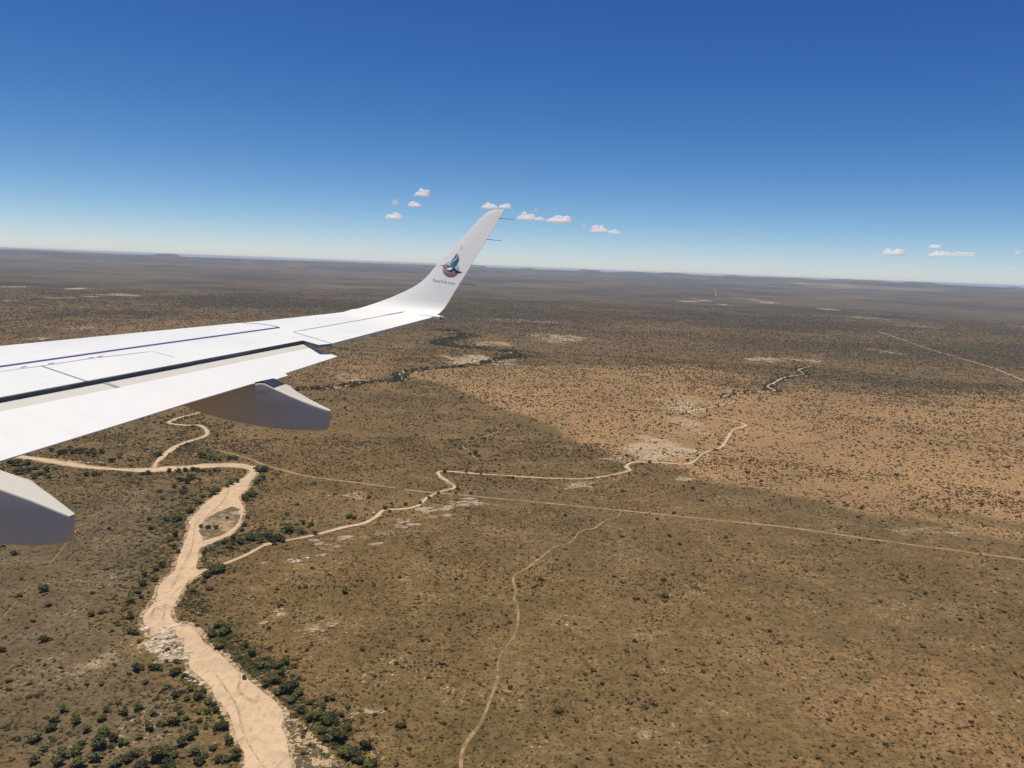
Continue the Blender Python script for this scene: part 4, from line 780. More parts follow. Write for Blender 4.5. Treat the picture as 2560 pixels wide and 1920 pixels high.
for j, i in enumerate(top):
    o = protos[j % 6].copy(); COL.objects.link(o)
    d = float(dia[i])
    o.location = (float(sx[i]), float(sy[i]), -0.04); o.rotation_euler = (0, 0, random.uniform(0, 6.28))
    o.scale = (d, d * random.uniform(.8, 1.2), d * random.uniform(.75, 1.1))
    if px[i] < 660 and line_dist(np.array([sx[i]]), np.array([sy[i]]), TRACK)[0] > 60:
        where = "low brown-green shrub on the dry plain left of the sandy riverbed" if poly_sd(np.array([px[i]]), np.array([py[i]]), [(0, 1100), (560, 1100), (420, 1400), (330, 1540), (560, 1760), (660, 1990), (0, 1990)])[0] > 0 else "low brown-green shrub close to the right bank of the riverbed"
    else:
        t = np.interp(py[i], [1277, 1450, 1590, 1747, 1920], [1552, 1283, 1285, 1227, 1152])
        where = "low brown-green shrub on the open plain right of the winding foot track" if px[i] > t else "low brown-green shrub on the slope between riverbed and winding foot track"
    tag(o, where, "shrub", where.replace("low brown-green shrub", "nearest low shrubs"))
n = rest.sum()
d = dia[rest]
scl = np.stack([d * rng.uniform(.85, 1.2, n), d * rng.uniform(.85, 1.2, n), d * rng.uniform(.65, 1.0, n)], 1)
zz = land_height(sx[rest], sy[rest]) - .05
o = scatter_group("shrub_cover", [(bush_mesh(320 + i, 40), [LEAF_SHRUB]) for i in range(5)],
                  np.stack([sx[rest], sy[rest]], 1), rng.uniform(0, 6.28, n), scl, rng.integers(0, 5, n), zz)
tag(o, "countless small dark shrubs dotted over the whole brown plain to the distance", "shrubs", kind="stuff")

# thicker bush along the rivers and creeks
bx, by = [], []
def clump(pts, half, per_m, th=.46, closed=False):
    C = resample(pts, 3.0); n = int(len(C) * 3.0 * per_m)
    i = rng.integers(0, len(C), n)
    p = C[i] + rng.normal(0, half, (n, 2))
    m = fbm(p[:, 0] / 26, p[:, 1] / 26, 191, 3) > th
    bx.append(p[m, 0]); by.append(p[m, 1])
clump(RIVER, 16, 1.3); clump(CREEK[:26], 11, .7); clump(CREEK[26:], 10, .4); clump(TRIB_NW, 13, 1.0); clump(GULLY, 12, .7, .4)
clump(BUSH_R, 7, 5.0, .34); clump(BUSH_L, 13, 2.4, .40); clump(BUSH_C, 17, 3.2, .38); clump(BUSH_T, 13, 4.2, .34)
clump(BUSH_N, 26, 3.4, .40); clump(BUSH_M, 16, 2.6, .38)
tx, ty = np.concatenate(bx), np.concatenate(by)
ok = ~keep_off(tx, ty) & (poly_sd(tx, ty, ISLAND) < 0)
tx, ty = tx[ok], ty[ok]; n = len(tx)
d = np.clip(np.exp(rng.normal(math.log(2.5), .42, n)), 1.1, 6.0)
o = scatter_group("riverside_bush", [(bush_mesh(340 + i, 110), [LEAF_GREY if i % 2 else LEAF_DARK]) for i in range(5)],
                  np.stack([tx, ty], 1), rng.uniform(0, 6.28, n), np.stack([d, d, d * rng.uniform(.6, .95, n)], 1), rng.integers(0, 5, n), -0.08 * d)
tag(o, "low green bush growing thick along the banks of the sandy rivers and creeks", "bushes", kind="stuff")

# far riverside trees
LEAF_FAR = make_leaf_mat("leaf_far", (0.034, 0.042, 0.012), (0.060, 0.064, 0.020))
bx, by = [], []
def belt(pts, half, per_m, jitter=1.0):
    C = resample(pts, 4.0)
    L = len(C) * 4.0
    n = int(L * per_m)
    i = rng.integers(0, len(C), n)
    T = np.gradient(C, axis=0)[i]; T /= np.maximum(np.hypot(T[:, 0], T[:, 1]), 1e-6)[:, None]
    off = rng.normal(0, half, n); off = off + np.sign(off) * 2.0
    m = fbm(C[i, 0] / 55, C[i, 1] / 55, 151, 3) > .40
    p = C[i] + np.stack([-T[:, 1], T[:, 0]], 1) * off[:, None]
    bx.append(p[m, 0]); by.append(p[m, 1])
belt(RIVER_N, 9, 1.0); belt(RIVER_N[17:], 24, 1.1)
belt(CREEK[26:], 6, .14); belt(CREEK[10:26], 6, .05); belt(CREEK[38:], 10, .3); belt(TRIB_NW, 9, .16); belt(GULLY, 12, .25)
belt([(-900, 1500), (-620, 1240), (-480, 1120)], 26, .35)
tx, ty = sample_wedge(1500, 700, 4500, math.radians(38))
bx.append(tx); by.append(ty)
tx, ty = np.concatenate(bx), np.concatenate(by)
ok = ~keep_off(tx, ty)
tx, ty = tx[ok], ty[ok]; n = len(tx)
d = np.clip(np.exp(rng.normal(math.log(5.0), .3, n)), 2.5, 9) * np.where(np.hypot(tx, ty) > 1500, 1.15, .8)
scl = np.stack([d, d, d * rng.uniform(.6, .85, n)], 1)
o = scatter_group("distant_trees", [(crown_mesh(400 + i, 150, "distant_crown"), [LEAF_FAR]) for i in range(4)],
                  np.stack([tx, ty], 1), rng.uniform(0, 6.28, n), scl, rng.integers(0, 4, n), -0.1 * d)
tag(o, "small distant dark trees lining the far creeks and dotting the plain", "trees", kind="stuff")

# ------------------------------------------------------------------ clouds and air
def make_cloud_mat():
    m, nt, b = new_mat("cloud_white"); k = N(nt)
    nt.nodes.remove(b)
    out = nt.nodes["Material Output"]
    df = k.add("ShaderNodeBsdfDiffuse"); df.inputs[0].default_value = (0.97, 0.955, 0.95, 1)
    tl = k.add("ShaderNodeBsdfTranslucent"); tl.inputs[0].default_value = (0.97, 0.955, 0.95, 1)
    tp = k.add("ShaderNodeBsdfTransparent")
    m1 = k.add("ShaderNodeMixShader"); m1.inputs[0].default_value = 0.5
    k.link(df.outputs[0], m1.inputs[1]); k.link(tl.outputs[0], m1.inputs[2])
    m2 = k.add("ShaderNodeMixShader"); k.link(k.attr("thick").outputs["Fac"], m2.inputs[0])
    k.link(tp.outputs[0], m2.inputs[1]); k.link(m1.outputs[0], m2.inputs[2]); k.link(m2.outputs[0], out.inputs[0])
    return m
CLOUDM = make_cloud_mat()
CL_LAB = ["rounded white cloud standing highest above the wing", "faint small round puff left of the three brighter clouds above the wing",
    "small white cloud just under the highest cloud above the wing", "flat oval white cloud lowest of the four above the wing",
    "lumpy white cloud just above the winglet tip, left of the pair", "small white cloud behind the winglet tip, right of the pair",
    "peaked white cloud first to the right of the winglet tip", "thin wisp trailing from the peaked cloud right of the winglet",
    "long white cloud second to the right of the winglet tip", "tiny faint puff above the peaked cloud right of the winglet",
    "tiny faint puff before the last cloud of the row right of the winglet", "white cloud near the right end of the row beside the winglet",
    "small ragged cloud ending the row to the right of the winglet", "bright humped cloud low over the right horizon, left of its neighbours",
    "faint scrap left of the bright humped cloud on the right", "short bright cloud above the long thin one at right",
    "left brighter half of the long thin cloud over the right horizon", "right faint half of the long thin cloud over the right horizon",
    "small bright cloud at the right edge of the sky", "faint flat streak below the bright humped cloud on the right",
    "faint streak just above the horizon below the long thin cloud", "faint streak close to the horizon at the right edge",
    "tiny faint scrap beneath the small cloud at the right edge"]
def build_cloud(i, cx, cy, cz, w, h, al):
    r = random.Random(900 + i)
    nx, ny = 44, 24
    hump = [(r.uniform(-.6, .6), r.uniform(-.4, .4), r.uniform(.3, .5), r.uniform(.6, 1.0)) for _ in range(5)]
    hump += [(0, 0, .98, .5), (-.35, 0, .6, .6), (.35, 0, .6, .6), (r.uniform(-.3, .3), 0, .42, 1.0)]
    u, v = np.meshgrid(np.linspace(-1.08, 1.08, nx), np.linspace(-1.08, 1.08, ny), indexing='ij')
    f = np.zeros_like(u)
    for a, b, R, k in hump:
        f = np.maximum(f, k * np.clip(1 - ((u - a) / R) ** 2 - ((v - b) / (R * 1.2)) ** 2, 0, 1) ** .6)
    f = f * (0.88 + .24 * fbm(u * 3.2 + i * 7, v * 3.2, 171, 2))
    f = f / f.max()
    base = -0.05 * np.sqrt(f) * (0.6 + .8 * fbm(u * 3 + i, v * 3, 177, 3))
    depth = w * 1.0
    w, h = w * 1.12, h * 1.05
    top = np.stack([u * w / 2, v * depth / 2, f * h], -1).reshape(-1, 3)
    bot = np.stack([u * w / 2, v * depth / 2, base * h], -1).reshape(-1, 3)
    n = nx * ny
    q = (np.arange(nx - 1)[:, None] * ny + np.arange(ny - 1)[None, :]).ravel()
    keep = (f.ravel()[q] + f.ravel()[q + 1] + f.ravel()[q + ny] + f.ravel()[q + ny + 1]) > 0
    q = q[keep]
    ft = np.stack([q, q + ny, q + ny + 1, q + 1], 1); fb = ft[:, ::-1] + n
    me = np_mesh("cloud", np.vstack([top, bot]), np.vstack([ft, fb]))
    fr = f.ravel()
    t = al * sstep(0.0, 0.45, fr) * (.75 + .25 * sstep(.3, .6, fbm(u * 5 + 3 * i, v * 5, 181, 3).ravel()))
    at = me.attributes.new("thick", 'FLOAT', 'POINT'); at.data.foreach_set("value", np.concatenate([t, t]).astype(np.float32))
    me.polygons.foreach_set("use_smooth", [True] * len(me.polygons))
    o = mesh_obj("cloud", me, CLOUDM)
    o.location = (cx, cy, cz); o.rotation_euler = (0, 0, -math.atan2(cx, cy))
    tag(o, CL_LAB[i], "cloud", "small fair-weather clouds")
for i, c in enumerate(CLOUDS): build_cloud(i, *c)

def build_haze():
    bm = bmesh.new(); bmesh.ops.create_cube(bm, size=1.0)
    for v in bm.verts: v.co = Vector((v.co.x * 112000, v.co.y * 112000, -60 if v.co.z < 0 else HAZE_TOP))
    m = bpy.data.materials.new("haze_air"); m.use_nodes = True; nt = m.node_tree
    nt.nodes.remove(nt.nodes["Principled BSDF"])
    pv = nt.nodes.new("ShaderNodeVolumePrincipled")
    pv.inputs["Color"].default_value = HAZE_COL + (1,); pv.inputs["Density"].default_value = HAZE_DENSITY; pv.inputs["Anisotropy"].default_value = 0.0
    nt.links.new(pv.outputs[0], nt.nodes["Material Output"].inputs["Volume"])
    tag(bm_obj("haze", bm, m), "thin pale blue air over the whole plain", "haze", kind="stuff")
build_haze()

# ------------------------------------------------------------------ the wing, in the aircraft's own axes
# (o outboard, f forward, u up; metres from the passenger's eye)
ROOT = Vector((4.0, 6.8, -1.75))
A = Matrix(ATT)
wing = empty("airliner_wing", None, Matrix.Translation(Vector((0, 0, EYE_HEIGHT)) + A @ ROOT) @ A.to_4x4())
tag(wing, "white airliner wing with lowered flaps and an upswept winglet bearing a bird emblem", "airplane wing")
WHITE = make_paint("white_paint", (0.83, 0.805, 0.745), 0.40)
WHITE2 = make_paint("winglet_paint", (0.86, 0.84, 0.775), 0.38, 0.06)
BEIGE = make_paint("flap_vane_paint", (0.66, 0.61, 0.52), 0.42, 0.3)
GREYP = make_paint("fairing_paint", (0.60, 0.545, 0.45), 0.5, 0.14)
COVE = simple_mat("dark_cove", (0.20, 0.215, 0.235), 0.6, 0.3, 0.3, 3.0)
NAVY = simple_mat("navy_shade", (0.022, 0.026, 0.045), 0.5, 0.4, 0.3, 4.0)  # dark colour standing for the shade in the fairings' openings
GAP_SKY = simple_mat("sky_tinted_gap", (0.07, 0.075, 0.22), 0.5, 0.4)  # slat gap line, with the sky's reflection put into its blue
LINE = simple_mat("panel_gap", (0.26, 0.26, 0.30), 0.7, 0.2)
LINE_SOFT = simple_mat("panel_joint", (0.52, 0.52, 0.55), 0.6, 0.3)
DARKM = simple_mat("discharger_grey", (0.06, 0.06, 0.065), 0.5, 0.4)

OB, RAD, CANT = PROFILE["ob"], PROFILE["r"], PROFILE["cant"]
S1 = (OB - 2.0) / math.cos(WING_D); S2 = S1 + (CANT - WING_D) * RAD
def prof(s):
    if s <= S1: return 2.0 + s * math.cos(WING_D), -WING_H + math.tan(WING_D) * (2.0 + s * math.cos(WING_D)), WING_D
    o, u = OB, -WING_H + math.tan(WING_D) * OB
    a = WING_D + min((s - S1) / RAD, CANT - WING_D)
    o += RAD * (math.sin(a) - math.sin(WING_D)); u += RAD * (math.cos(WING_D) - math.cos(a))
    if s > S2: o += (s - S2) * math.cos(CANT); u += (s - S2) * math.sin(CANT)
    return o, u, a
LEs, LEf = zip(*LE); TEs, TEf = zip(*TE)
def lin(s, xs, ys):
    if s < xs[0]: return ys[0] + (ys[1] - ys[0]) / (xs[1] - xs[0]) * (s - xs[0])
    return float(np.interp(s, xs, ys))
_le = resample([p for p in LE], .04); _o = np.argsort(_le[:, 0])
LEs, LEf = list(_le[_o, 0]), list(_le[_o, 1])
def f_le(s): return lin(s, LEs, LEf)
def f_te(s): return lin(s, TEs, TEf)
BUL = 0.014
S0 = S1 - 0.30
def bulge(s, f):
    b = float(sstep(S0, S2, s))
    if b <= 0: return 0.0
    ch = max(f_le(s) - f_te(s), .05); c = min(max((f_le(s) - f) / ch, 0), 1)
    return b * BUL * ch * (6.7 * c * (1 - c) ** 2 * .9 + 1.2 * c * (1 - c))
def wp(s, f, off=0.0):
    o, u, a = prof(s); off += bulge(s, f)
    return Vector((o - math.sin(a) * off, f, u + math.cos(a) * off)) - ROOT
def ac(p, off=Vector((0, 0, 0))): return Vector(p) + off - ROOT

def slab(name, top, depth, mats, parent, nrm=None, mat_side=0, smooth=None):
    """closed slab: top outline (already in local metres), lower outline dropped by depth (number or list)"""
    bm = bmesh.new()
    if nrm is None: nrm = Vector((-math.sin(WING_D), 0, math.cos(WING_D)))
    dl = depth if isinstance(depth, (list, tuple)) else [depth] * len(top)
    T = [bm.verts.new(p) for p in top]; B = [bm.verts.new(p - nrm * d) for p, d in zip(top, dl)]
    f = bm.faces.new(T); f.normal_update()
    if f.normal.dot(nrm) < 0: f.normal_flip()
    bm.faces.new(B)
    n = len(T)
    for i in range(n):
        q = bm.faces.new((T[i], T[(i + 1) % n], B[(i + 1) % n], B[i])); q.material_index = mat_side
    bmesh.ops.recalc_face_normals(bm, faces=bm.faces[:])
    return bm_obj(name, bm, mats, parent, smooth)

def strip_into(bm, pts, width, off, mi=0, step=.25):
    """thin band lying on the wing skin along (s, f) points"""
    P = [Vector(p) for p in pts]; Q = []
    for a, b in zip(P[:-1], P[1:]):
        k = max(1, int((b - a).length / step))
        Q += [a + (b - a) * t / k for t in range(k)]
    Q.append(P[-1]); prev = None
    for i, q in enumerate(Q):
        d = (Q[min(i + 1, len(Q) - 1)] - Q[max(i - 1, 0)]).normalized(); n = Vector((-d.y, d.x)) * width / 2
        row = [bm.verts.new(wp(q.x + n.x, q.y + n.y, off)), bm.verts.new(wp(q.x - n.x, q.y - n.y, off))]
        if prev: bm.faces.new((prev[0], prev[1], row[1], row[0])).material_index = mi
        prev = row
def ext(p, q, k):
    p, q = Vector(p), Vector(q); return p + (p - q).normalized() * k

SI = 0.75                                               # inboard end, well outside the frame
gap_in = lambda s: lin(s, [GAP[0][0], GAP[1][0]], [GAP[0][1], GAP[1][1]])
# main wing box: skin outline in (s, f)
outl = [(SI, f_le(SI)), (3.0, f_le(3.0)), (LE[0][0], LE[0][1]), (LE[1][0], LE[1][1]), (LE[2][0], LE[2][1]), (S0, f_le(S0)), (S0, f_te(S0)), tuple(GAP[4]), tuple(GAP[2]), tuple(GAP[1]), (SI, gap_in(SI))]
deps = [.16, .16, .15, .14, .12, .11, .02, .03, .04, .17, .2]
bmw = bmesh.new()
T = [bmw.verts.new(wp(*p)) for p in outl]
nw = Vector((-math.sin(WING_D), 0, math.cos(WING_D)))
B = [bmw.verts.new(wp(*p) - nw * d) for p, d in zip(outl, deps)]
bmw.faces.new(T); bmw.faces.new(B)
for i in range(len(T)):
    q = bmw.faces.new((T[i], T[(i + 1) % len(T)], B[(i + 1) % len(T)], B[i]))
    if i in (7, 8, 9): q.material_index = 1
# rounded nose outboard of the slat
def nose(bm, s_list, r, drop, off=0.0, mi=0):
    prev = None
    for s in s_list:
        row = []
        for k in range(9):
            a = math.pi * k / 8
            row.append(bm.verts.new(wp(s, f_le(s) + r * math.sin(a), off - drop * (1 - math.cos(a)) / 2)))
        if prev:
            for k in range(8): bm.faces.new((prev[k], row[k], row[k + 1], prev[k + 1])).material_index = mi
        prev = row
s_end = SLAT_END[-1][0]
nose(bmw, np.linspace(s_end, S0, 6), .10, .12)
bmesh.ops.recalc_face_normals(bmw, faces=bmw.faces[:])
panel = bm_obj("wing_panel", bmw, [WHITE, COVE], wing, 35)
# rivet spots and painted lines belong to the panel's skin
bml = bmesh.new()
strip_into(bml, [tuple(p) for p in SPOILER_HINGE], .02, .0035, 1)
for p in HINGE_MARKS: strip_into(bml, [(p[0] - .02, p[1] + .01), (p[0] + .04, p[1] - .004)], .022, .004, 0)
strip_into(bml, [tuple(p) for p in SLAT] , .062, .0045, 2)
strip_into(bml, [ext(SLAT[0], SLAT[1], 2.5), tuple(SLAT[0])], .062, .0045, 2)
strip_into(bml, [tuple(p) for p in SLAT_END], .022, .0045, 2)
for p in SPOTS: strip_into(bml, [(p[0] - .014, p[1]), (p[0] + .010, p[1] - .003)], .02, .0012, 1)
strip_into(bml, [tuple(p) for p in AIL_HINGE], .018, .0042, 0)
strip_into(bml, [tuple(AIL[0]), tuple(AIL[3])], .009, .0042, 0)
bm_obj("panel_gap", bml, [LINE, LINE_SOFT, GAP_SKY], panel)

# slat along the leading edge
bms = bmesh.new()
ss = list(np.linspace(SI, s_end, 12))
nose(bms, ss, .11, .15, .003)
prev = None
slat_f = lambda s: lin(s, [SLAT[0][0], SLAT[2][0]], [SLAT[0][1], SLAT[2][1]])
for s in ss:
    row = [bms.verts.new(wp(s, f_le(s), .003)), bms.verts.new(wp(s, slat_f(s), .003))]
    if prev: bms.faces.new((prev[0], prev[1], row[1], row[0]))
    prev = row
endp = [tuple(p) for p in SLAT_END]
bms.faces.new([prev[0], prev[1]] + [bms.verts.new(wp(*p, .003)) for p in endp[:-1]])
bmesh.ops.remove_doubles(bms, verts=bms.verts[:], dist=1e-4)
bmesh.ops.recalc_face_normals(bms, faces=bms.faces[:])
bm_obj("slat", bms, WHITE, wing, 40)

# spoiler panels ahead of the flap gap
hin = lambda s: lin(s, [SPOILER_HINGE[0][0], SPOILER_HINGE[3][0]], [SPOILER_HINGE[0][1], SPOILER_HINGE[3][1]])
cutA, cutB = SP_CUT
g = .012
def spoiler(s0a, s0b, s1a, s1b):
    P = [(s0a, hin(s0a) - g), (s1a, hin(s1a) - g), (s1b, gap_in(s1b) - .004), (s0b, gap_in(s0b) - .004)]
    slab("spoiler", [wp(*p, .002) for p in P], [.004, .004, .006, .006], WHITE, wing)
a0, a1 = cutA[0][0], cutA[-1][0]; b0, b1 = cutB[0][0], cutB[-1][0]
spoiler(SI, SI, a0 - g, a1 - g); spoiler(a0 + g, a1 + g, b0 - g, b1 - g)
bmc = bmesh.new()
strip_into(bmc, [(a0, hin(a0)), (a1, gap_in(a1))], .02, .0035, 0); strip_into(bmc, [(b0, hin(b0)), (b0 * .3 + b1 * .7, gap_in(b1) * .6 + hin(b0) * .4)], .018, .0035, 1)
bm_obj("panel_gap", bmc, [LINE, LINE_SOFT], panel)

# aileron
bma = bmesh.new(); rows = []
for k in range(9):
    t = k / 8
    s_h = AIL[0][0] + (AIL[1][0] - AIL[0][0]) * t; f_h = AIL[0][1] + (AIL[1][1] - AIL[0][1]) * t
    s_t = AIL[3][0] + (AIL[2][0] - AIL[3][0]) * t; f_t = f_te(s_t) - .004
    rows.append([bma.verts.new(wp(s_h + (s_t - s_h) * j / 3, f_h + (f_t - f_h) * j / 3, .003)) for j in range(4)]
                + [bma.verts.new(wp(s_t, f_t, -.024)), bma.verts.new(wp(s_h, f_h, -.06))])
for r0, r1 in zip(rows[:-1], rows[1:]):
    for j in range(6): bma.faces.new((r0[j], r0[(j + 1) % 6], r1[(j + 1) % 6], r1[j]))
bma.faces.new(rows[0]); bma.faces.new(rows[-1][::-1])
bmesh.ops.recalc_face_normals(bma, faces=bma.faces[:])
bm_obj("aileron", bma, WHITE, wing, 40)

# flap and its forward vane
FN, FD, FA = Vector(FLAP_N), Vector(FLAP_D), Vector(FLAP_AX)
if FN.z < 0: FN = -FN
K_IN = 2.3
le = [Vector(FLAP_LE[0]) - FA * K_IN, Vector(FLAP_LE[0]), Vector(FLAP_LE[1])]
bd = [ext(FLAP_BAND[0], FLAP_BAND[1], K_IN)] + [Vector(p) for p in FLAP_BAND]
te = [ext(FLAP_TE[0], FLAP_TE[1], K_IN)] + [Vector(p) for p in FLAP_TE]
# outboard corner of the band lies on the outer edge of the flap
edge = (te[-1] - le[-1]); t = (bd[-1] - le[-1]).dot(edge) / edge.dot(edge); bd[-1] = le[-1] + edge * t
vane_top = [p - ROOT for p in le + bd[::-1]]
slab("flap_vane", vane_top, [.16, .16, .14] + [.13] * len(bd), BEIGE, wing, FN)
flap_top = [p - ROOT + FN * .003 for p in bd + te[::-1]]
flap = slab("flap", flap_top, [.13] * len(bd) + [.012] * len(te), WHITE, wing, FN)
bmj = bmesh.new()
def flap_strip(pts, w, off, mi):
    prev = None; P = [Vector(p) for p in pts]
    for i, p in enumerate(P):
        d = (P[min(i + 1, len(P) - 1)] - P[max(i - 1, 0)]).normalized(); nn = d.cross(FN).normalized() * w / 2 * (0.5 + 0.5 * i / max(1, len(P) - 1))
        row = [bmj.verts.new(p + nn + FN * off - ROOT), bmj.verts.new(p - nn + FN * off - ROOT)]
        if prev: bmj.faces.new((prev[0], prev[1], row[1], row[0])).material_index = mi
        prev = row
flap_strip(FLAP_MARK, .05, .0045, 0)
bm_obj("panel_gap", bmj, [simple_mat("vane_mark", (0.36, 0.33, 0.33), 0.6, 0.3)], flap)
# dark cove between the spoilers' trailing edge and the flap
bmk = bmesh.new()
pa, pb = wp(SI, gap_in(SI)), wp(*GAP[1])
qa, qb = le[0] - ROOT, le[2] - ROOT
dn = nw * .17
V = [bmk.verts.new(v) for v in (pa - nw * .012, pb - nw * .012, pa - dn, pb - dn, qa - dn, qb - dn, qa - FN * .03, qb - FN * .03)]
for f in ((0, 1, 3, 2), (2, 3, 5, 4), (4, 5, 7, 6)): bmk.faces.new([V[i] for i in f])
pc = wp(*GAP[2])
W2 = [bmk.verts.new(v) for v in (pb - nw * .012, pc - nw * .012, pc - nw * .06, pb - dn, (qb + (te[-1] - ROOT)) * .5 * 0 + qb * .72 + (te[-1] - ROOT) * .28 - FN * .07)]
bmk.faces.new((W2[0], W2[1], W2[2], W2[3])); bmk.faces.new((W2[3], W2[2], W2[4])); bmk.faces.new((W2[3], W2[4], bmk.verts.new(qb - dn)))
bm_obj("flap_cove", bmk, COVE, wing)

# flap track fairings: rounded prisms that narrow to the tail
def fairing(fr, w0, f_w, w_tail, nose_pts):
    o = fr["o"]; side = [tuple(p) for p in nose_pts] + [tuple(p) for p in fr["top"]] + [tuple(p) for p in fr["bot"]]
    ft = fr["top"][-1][0]
    def wid(f): return w_tail + (w0 - w_tail) * min(max((f - ft) / (f_w - ft), 0), 1) - max(0, f - f_w) * .03
    bm = bmesh.new()
    Nn = [bm.verts.new(ac((o, f, u))) for f, u in side]; Fr = [bm.verts.new(ac((o + wid(f), f, u))) for f, u in side]
    n = len(side)
    a = bm.faces.new(Nn); b = bm.faces.new(Fr[::-1])
    for i in range(n): bm.faces.new((Nn[i], Fr[i], Fr[(i + 1) % n], Nn[(i + 1) % n]))
    bmesh.ops.recalc_face_normals(bm, faces=bm.faces[:])
    ed = list({e for fc in (a, b) for e in fc.edges})
    bmesh.ops.bevel(bm, geom=ed, offset=.026, segments=5, affect='EDGES', profile=.5, clamp_overlap=True)
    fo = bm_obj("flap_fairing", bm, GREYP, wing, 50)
    return fo, wid
fo1, wid1 = fairing(FAIR_OUT, .26, 4.83, .045, [(6.4, -1.86), (6.9, -1.74), (7.1, -1.67), (6.8, -1.63), (5.5, -1.70), (5.03, -1.565)])
fo2, wid2 = fairing(FAIR_IN, .25, 5.1, .06, [(5.6, -2.27), (6.4, -2.14), (7.0, -2.04), (7.1, -2.0), (6.6, -2.03), (5.85, -2.10), (5.46, -1.935)])
def opening_shade(fr, wid, parent, f_a, f_b, f_af, up=.006):
    """dark sheet standing for the shade in the opening, over the forward part of the fairing's top"""
    o = fr["o"]; F, U = zip(*fr["top"][::-1])
    uu = lambda f: float(np.interp(f, F, U)) if f < F[-1] else U[-1] + (U[-1] - U[-2]) / (F[-1] - F[-2]) * (f - F[-1])
    bm = bmesh.new(); prev = None
    for k, (f, du) in enumerate(((f_a, 0), (f_b, 0), (f_b + .38, -.125))):
        ff = f_af if k == 0 else f; u0 = uu(min(f, f_b)) + up + du
        row = [bm.verts.new(ac((o + .010, f, u0))), bm.verts.new(ac((o + wid(ff) - .006, ff, u0))), bm.verts.new(ac((o + .010, f, u0 - .02))), bm.verts.new(ac((o + wid(ff) - .006, ff, u0 - .02)))]
        if prev:
            for a, b in ((0, 1), (1, 3), (3, 2), (2, 0)): bm.faces.new((prev[a], prev[b], row[b], row[a]))
        else: bm.faces.new((row[0], row[1], row[3], row[2]))
        prev = row
    bmesh.ops.recalc_face_normals(bm, faces=bm.faces[:])
    bm_obj("fairing_shade", bm, NAVY, parent)
opening_shade(FAIR_OUT, wid1, fo1, 4.84, 5.01, 4.86)
opening_shade(FAIR_IN, wid2, fo2, 5.27, 5.45, 5.29)

# winglet
bmg = bmesh.new(); rows = []
s_top = LE[-1][0]
SLIST = sorted(set(list(np.linspace(S0, S1, 4)) + list(np.linspace(S1, S2, 16)) + list(np.linspace(S2, LE[12][0], 18)) + [LE[i][0] for i in (13, 14, 15, 16)]))
NC = 16
for s in SLIST:
    s = float(s); fl, ft = f_le(s), f_te(s); ch = fl - ft; b = float(sstep(S0, S2, s))
    row = []
    cs = [0.5 - 0.5 * math.cos(math.pi * k / NC) for k in range(NC + 1)]
    for c in cs: row.append(bmg.verts.new(wp(s, fl - ch * c, 0.0)))
    th = (.11 * (1 - b) + .05 * b)
    for c in cs[-2:0:-1]:
        t = th * ch * (2.6 * math.sqrt(c) * (1 - c)) + .012
        row.append(bmg.verts.new(wp(s, fl - ch * c, -t - bulge(s, fl - ch * c))))
    rows.append(row)
M = len(rows[0])
for r0, r1 in zip(rows[:-1], rows[1:]):
    for j in range(M): bmg.faces.new((r0[j], r0[(j + 1) % M], r1[(j + 1) % M], r1[j]))
bmg.faces.new(rows[-1])
bmesh.ops.remove_doubles(bmg, verts=bmg.verts[:], dist=1e-5)
bmesh.ops.recalc_face_normals(bmg, faces=bmg.faces[:])
winglet = bm_obj("winglet", bmg, WHITE2, wing, 60)

# bird emblem and web address on the winglet's inner face
def decal(bm, poly, off, mi, cuts=1):
    t = bmesh.new()
    f = t.faces.new([t.verts.new((p[0], p[1], 0)) for p in poly])
    bmesh.ops.triangulate(t, faces=[f])
    if cuts:
        big = [e for e in t.edges if e.calc_length() > .06]
        if big: bmesh.ops.subdivide_edges(t, edges=big, cuts=2, use_grid_fill=True)
        bmesh.ops.triangulate(t, faces=t.faces[:])
    mp = {v: bm.verts.new(wp(v.co.x, v.co.y, off)) for v in t.verts}
    for fc in t.faces:
        q = bm.faces.new([mp[v] for v in fc.verts]); q.material_index = mi
    t.free()
def flat(name, c, r=.4): return simple_mat(name, c, r, .4)
def rose_mat():
    m, nt, b = new_mat("emblem_rose"); k = N(nt)
    sp = k.add("ShaderNodeSeparateXYZ"); k.link(k.add("ShaderNodeTexCoord").outputs["Object"], sp.inputs[0])
    zs = [wp(*p).z for p in EMBLEM["disc"]]
    c = k.mix(k.ramp(sp.outputs[2], min(zs), max(zs)), (0.20, 0.085, 0.085), (0.74, 0.60, 0.62))
    k.link(c, b.inputs["Base Color"]); b.inputs["Roughness"].default_value = .4
    return m
bme = bmesh.new()
for key, lay, mi in (("halo", 1, 0), ("disc", 2, 1), ("body", 3, 2), ("head", 3.4, 2), ("f1", 3, 2), ("f2", 3, 2), ("f3", 3, 2), ("f4", 3, 2), ("wing", 3.8, 7),
                     ("teal", 5, 3), ("tealdark1", 6, 7), ("tealdark2", 6, 7), ("navy", 5, 4), ("tail", 5, 7), ("breast", 5, 0), ("cheek", 5, 5), ("face", 6, 6), ("white3", 6, 0)):
    decal(bme, EMBLEM[key], .0007 + .0004 * lay, mi)
bm_obj("emblem", bme, [flat("emblem_white", (.86, .85, .83)), rose_mat(), flat("emblem_black", (.012, .012, .03)), flat("emblem_teal", (.0, .27, .30)),
                       flat("emblem_navy", (.012, .015, .13)), flat("emblem_pink", (.55, .17, .33)), flat("emblem_blush", (.78, .60, .70)), flat("emblem_pine", (.01, .09, .10))], winglet)
fc = bpy.data.curves.new("lettering", 'FONT'); fc.body = "flyairlink.com"; fc.size = 1.0; fc.offset = -0.006; fc.resolution_u = 3
fo = bpy.data.objects.new("lettering", fc); COL.objects.link(fo)
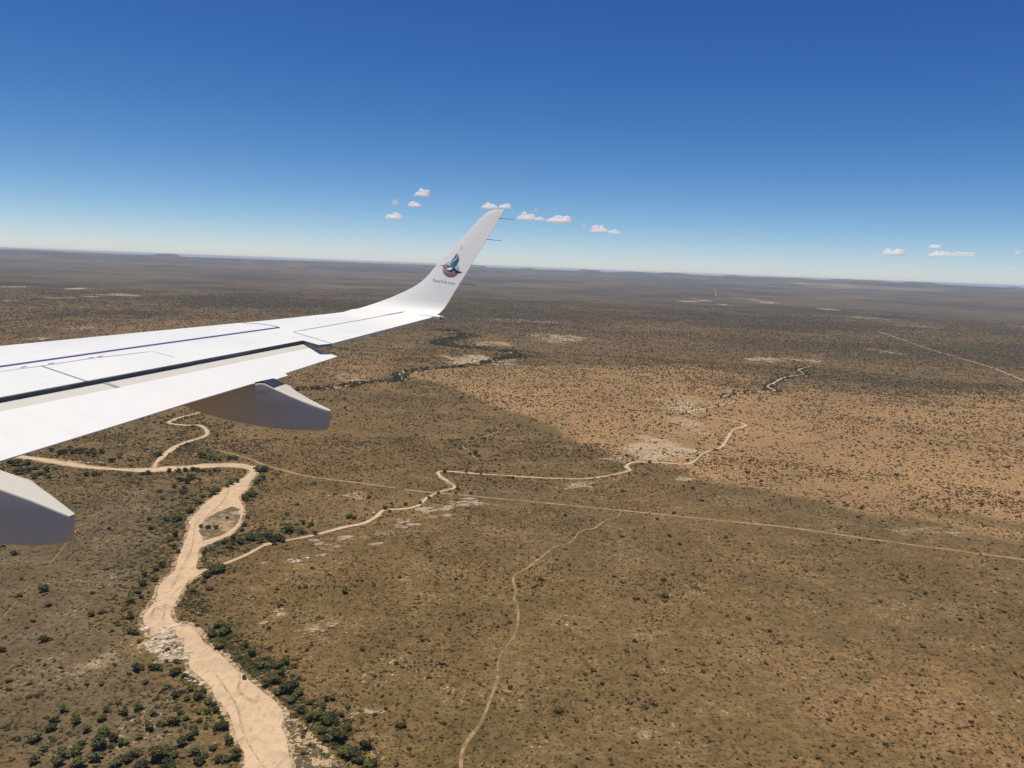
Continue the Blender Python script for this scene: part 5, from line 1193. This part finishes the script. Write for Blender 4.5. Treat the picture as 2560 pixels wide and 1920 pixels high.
dg = bpy.context.evaluated_depsgraph_get(); tm = bpy.data.meshes.new_from_object(fo.evaluated_get(dg))
COL.objects.unlink(fo); bpy.data.objects.remove(fo)
xs = [v.co.x for v in tm.vertices]; x0, x1 = min(xs), max(xs)
t0, t1, t2 = [Vector(p) for p in TEXT]
bmt = bmesh.new(); bmt.from_mesh(tm)
for v in bmt.verts:
    a = (v.co.x - x0) / (x1 - x0); b = v.co.y / .72
    q = t0 + (t1 - t0) * a + (t2 - t0) * b
    v.co = wp(q.x, q.y, .001)
bm_obj("lettering", bmt, flat("lettering_navy", (.035, .04, .17)), winglet)
bmy = bmesh.new(); decal(bmy, SMEAR, .001, 0)
bm_obj("paint_smear", bmy, flat("yellow_touch_up", (.66, .60, .36)), winglet)
bmy = bmesh.new(); strip_into(bmy, [tuple(p) for p in SCRATCH], .006, .001, 0); strip_into(bmy, [tuple(p) for p in SMALLMARK], .006, .001, 0)
bm_obj("panel_gap", bmy, [LINE_SOFT, LINE_SOFT], winglet)

def rod(bm, p, q, ra, rb, n=8, mi=0, cap=True):
    p, q = Vector(p), Vector(q); d = (q - p).normalized(); t = d.orthogonal().normalized(); b = d.cross(t)
    AA = [bm.verts.new(p + (t * math.cos(x) + b * math.sin(x)) * ra) for x in [2 * math.pi * i / n for i in range(n)]]
    BB = [bm.verts.new(q + (t * math.cos(x) + b * math.sin(x)) * rb) for x in [2 * math.pi * i / n for i in range(n)]]
    for i in range(n): bm.faces.new((AA[i], AA[(i + 1) % n], BB[(i + 1) % n], BB[i])).material_index = mi
    if cap: bm.faces.new(BB).material_index = mi; bm.faces.new(AA[::-1]).material_index = mi
for s, f, L in WICKS:
    bm = bmesh.new(); p = wp(s, f + .012); q = wp(s, f - .06); e = wp(s, f - .245) + Vector((0, 0, -.004))
    rod(bm, p, q, .004, .0045); rod(bm, q, e, .004, .003)
    bm_obj("static_discharger", bm, DARKM, winglet, 40)
# light pod at the foot of the winglet
bm = bmesh.new(); pa = wp(*TIPLIGHT[0], .002); pb = wp(*TIPLIGHT[1], -.01); ax = Vector((0.02, -1, -.02)).normalized()
pe = pb + ax * .06
prev = None
for k in range(9):
    t = k / 8; c = pa + (pe - pa) * t; r = .006 + .030 * min(1, t * 1.15)
    row = [bm.verts.new(c + Vector((math.cos(a) * r, 0, math.sin(a) * r - r * .5))) for a in [2 * math.pi * i / 12 for i in range(12)]]
    if prev:
        for i in range(12): bm.faces.new((prev[i], prev[(i + 1) % 12], row[(i + 1) % 12], row[i]))
    prev = row
bm.faces.new(prev)
pod = bm_obj("tip_light", bm, WHITE2, wing, 50)
bm = bmesh.new(); c = pe + Vector((0, 0, -.018)); rod(bm, c, c + ax * .02, .034, .034, 12, 0); prev = None
for k in range(6):
    a = math.pi / 2 * k / 5; r = .033 * math.cos(a) + .001; cc = c + ax * (.02 + .04 * math.sin(a))
    row = [bm.verts.new(cc + Vector((math.cos(x) * r, 0, math.sin(x) * r))) for x in [2 * math.pi * i / 12 for i in range(12)]]
    if prev:
        for i in range(12): bm.faces.new((prev[i], prev[(i + 1) % 12], row[(i + 1) % 12], row[i])).material_index = 1
    prev = row
bm_obj("lens", bm, [COVE, simple_mat("lens_glass", (.62, .5, .42), .1, .8)], pod, 50)
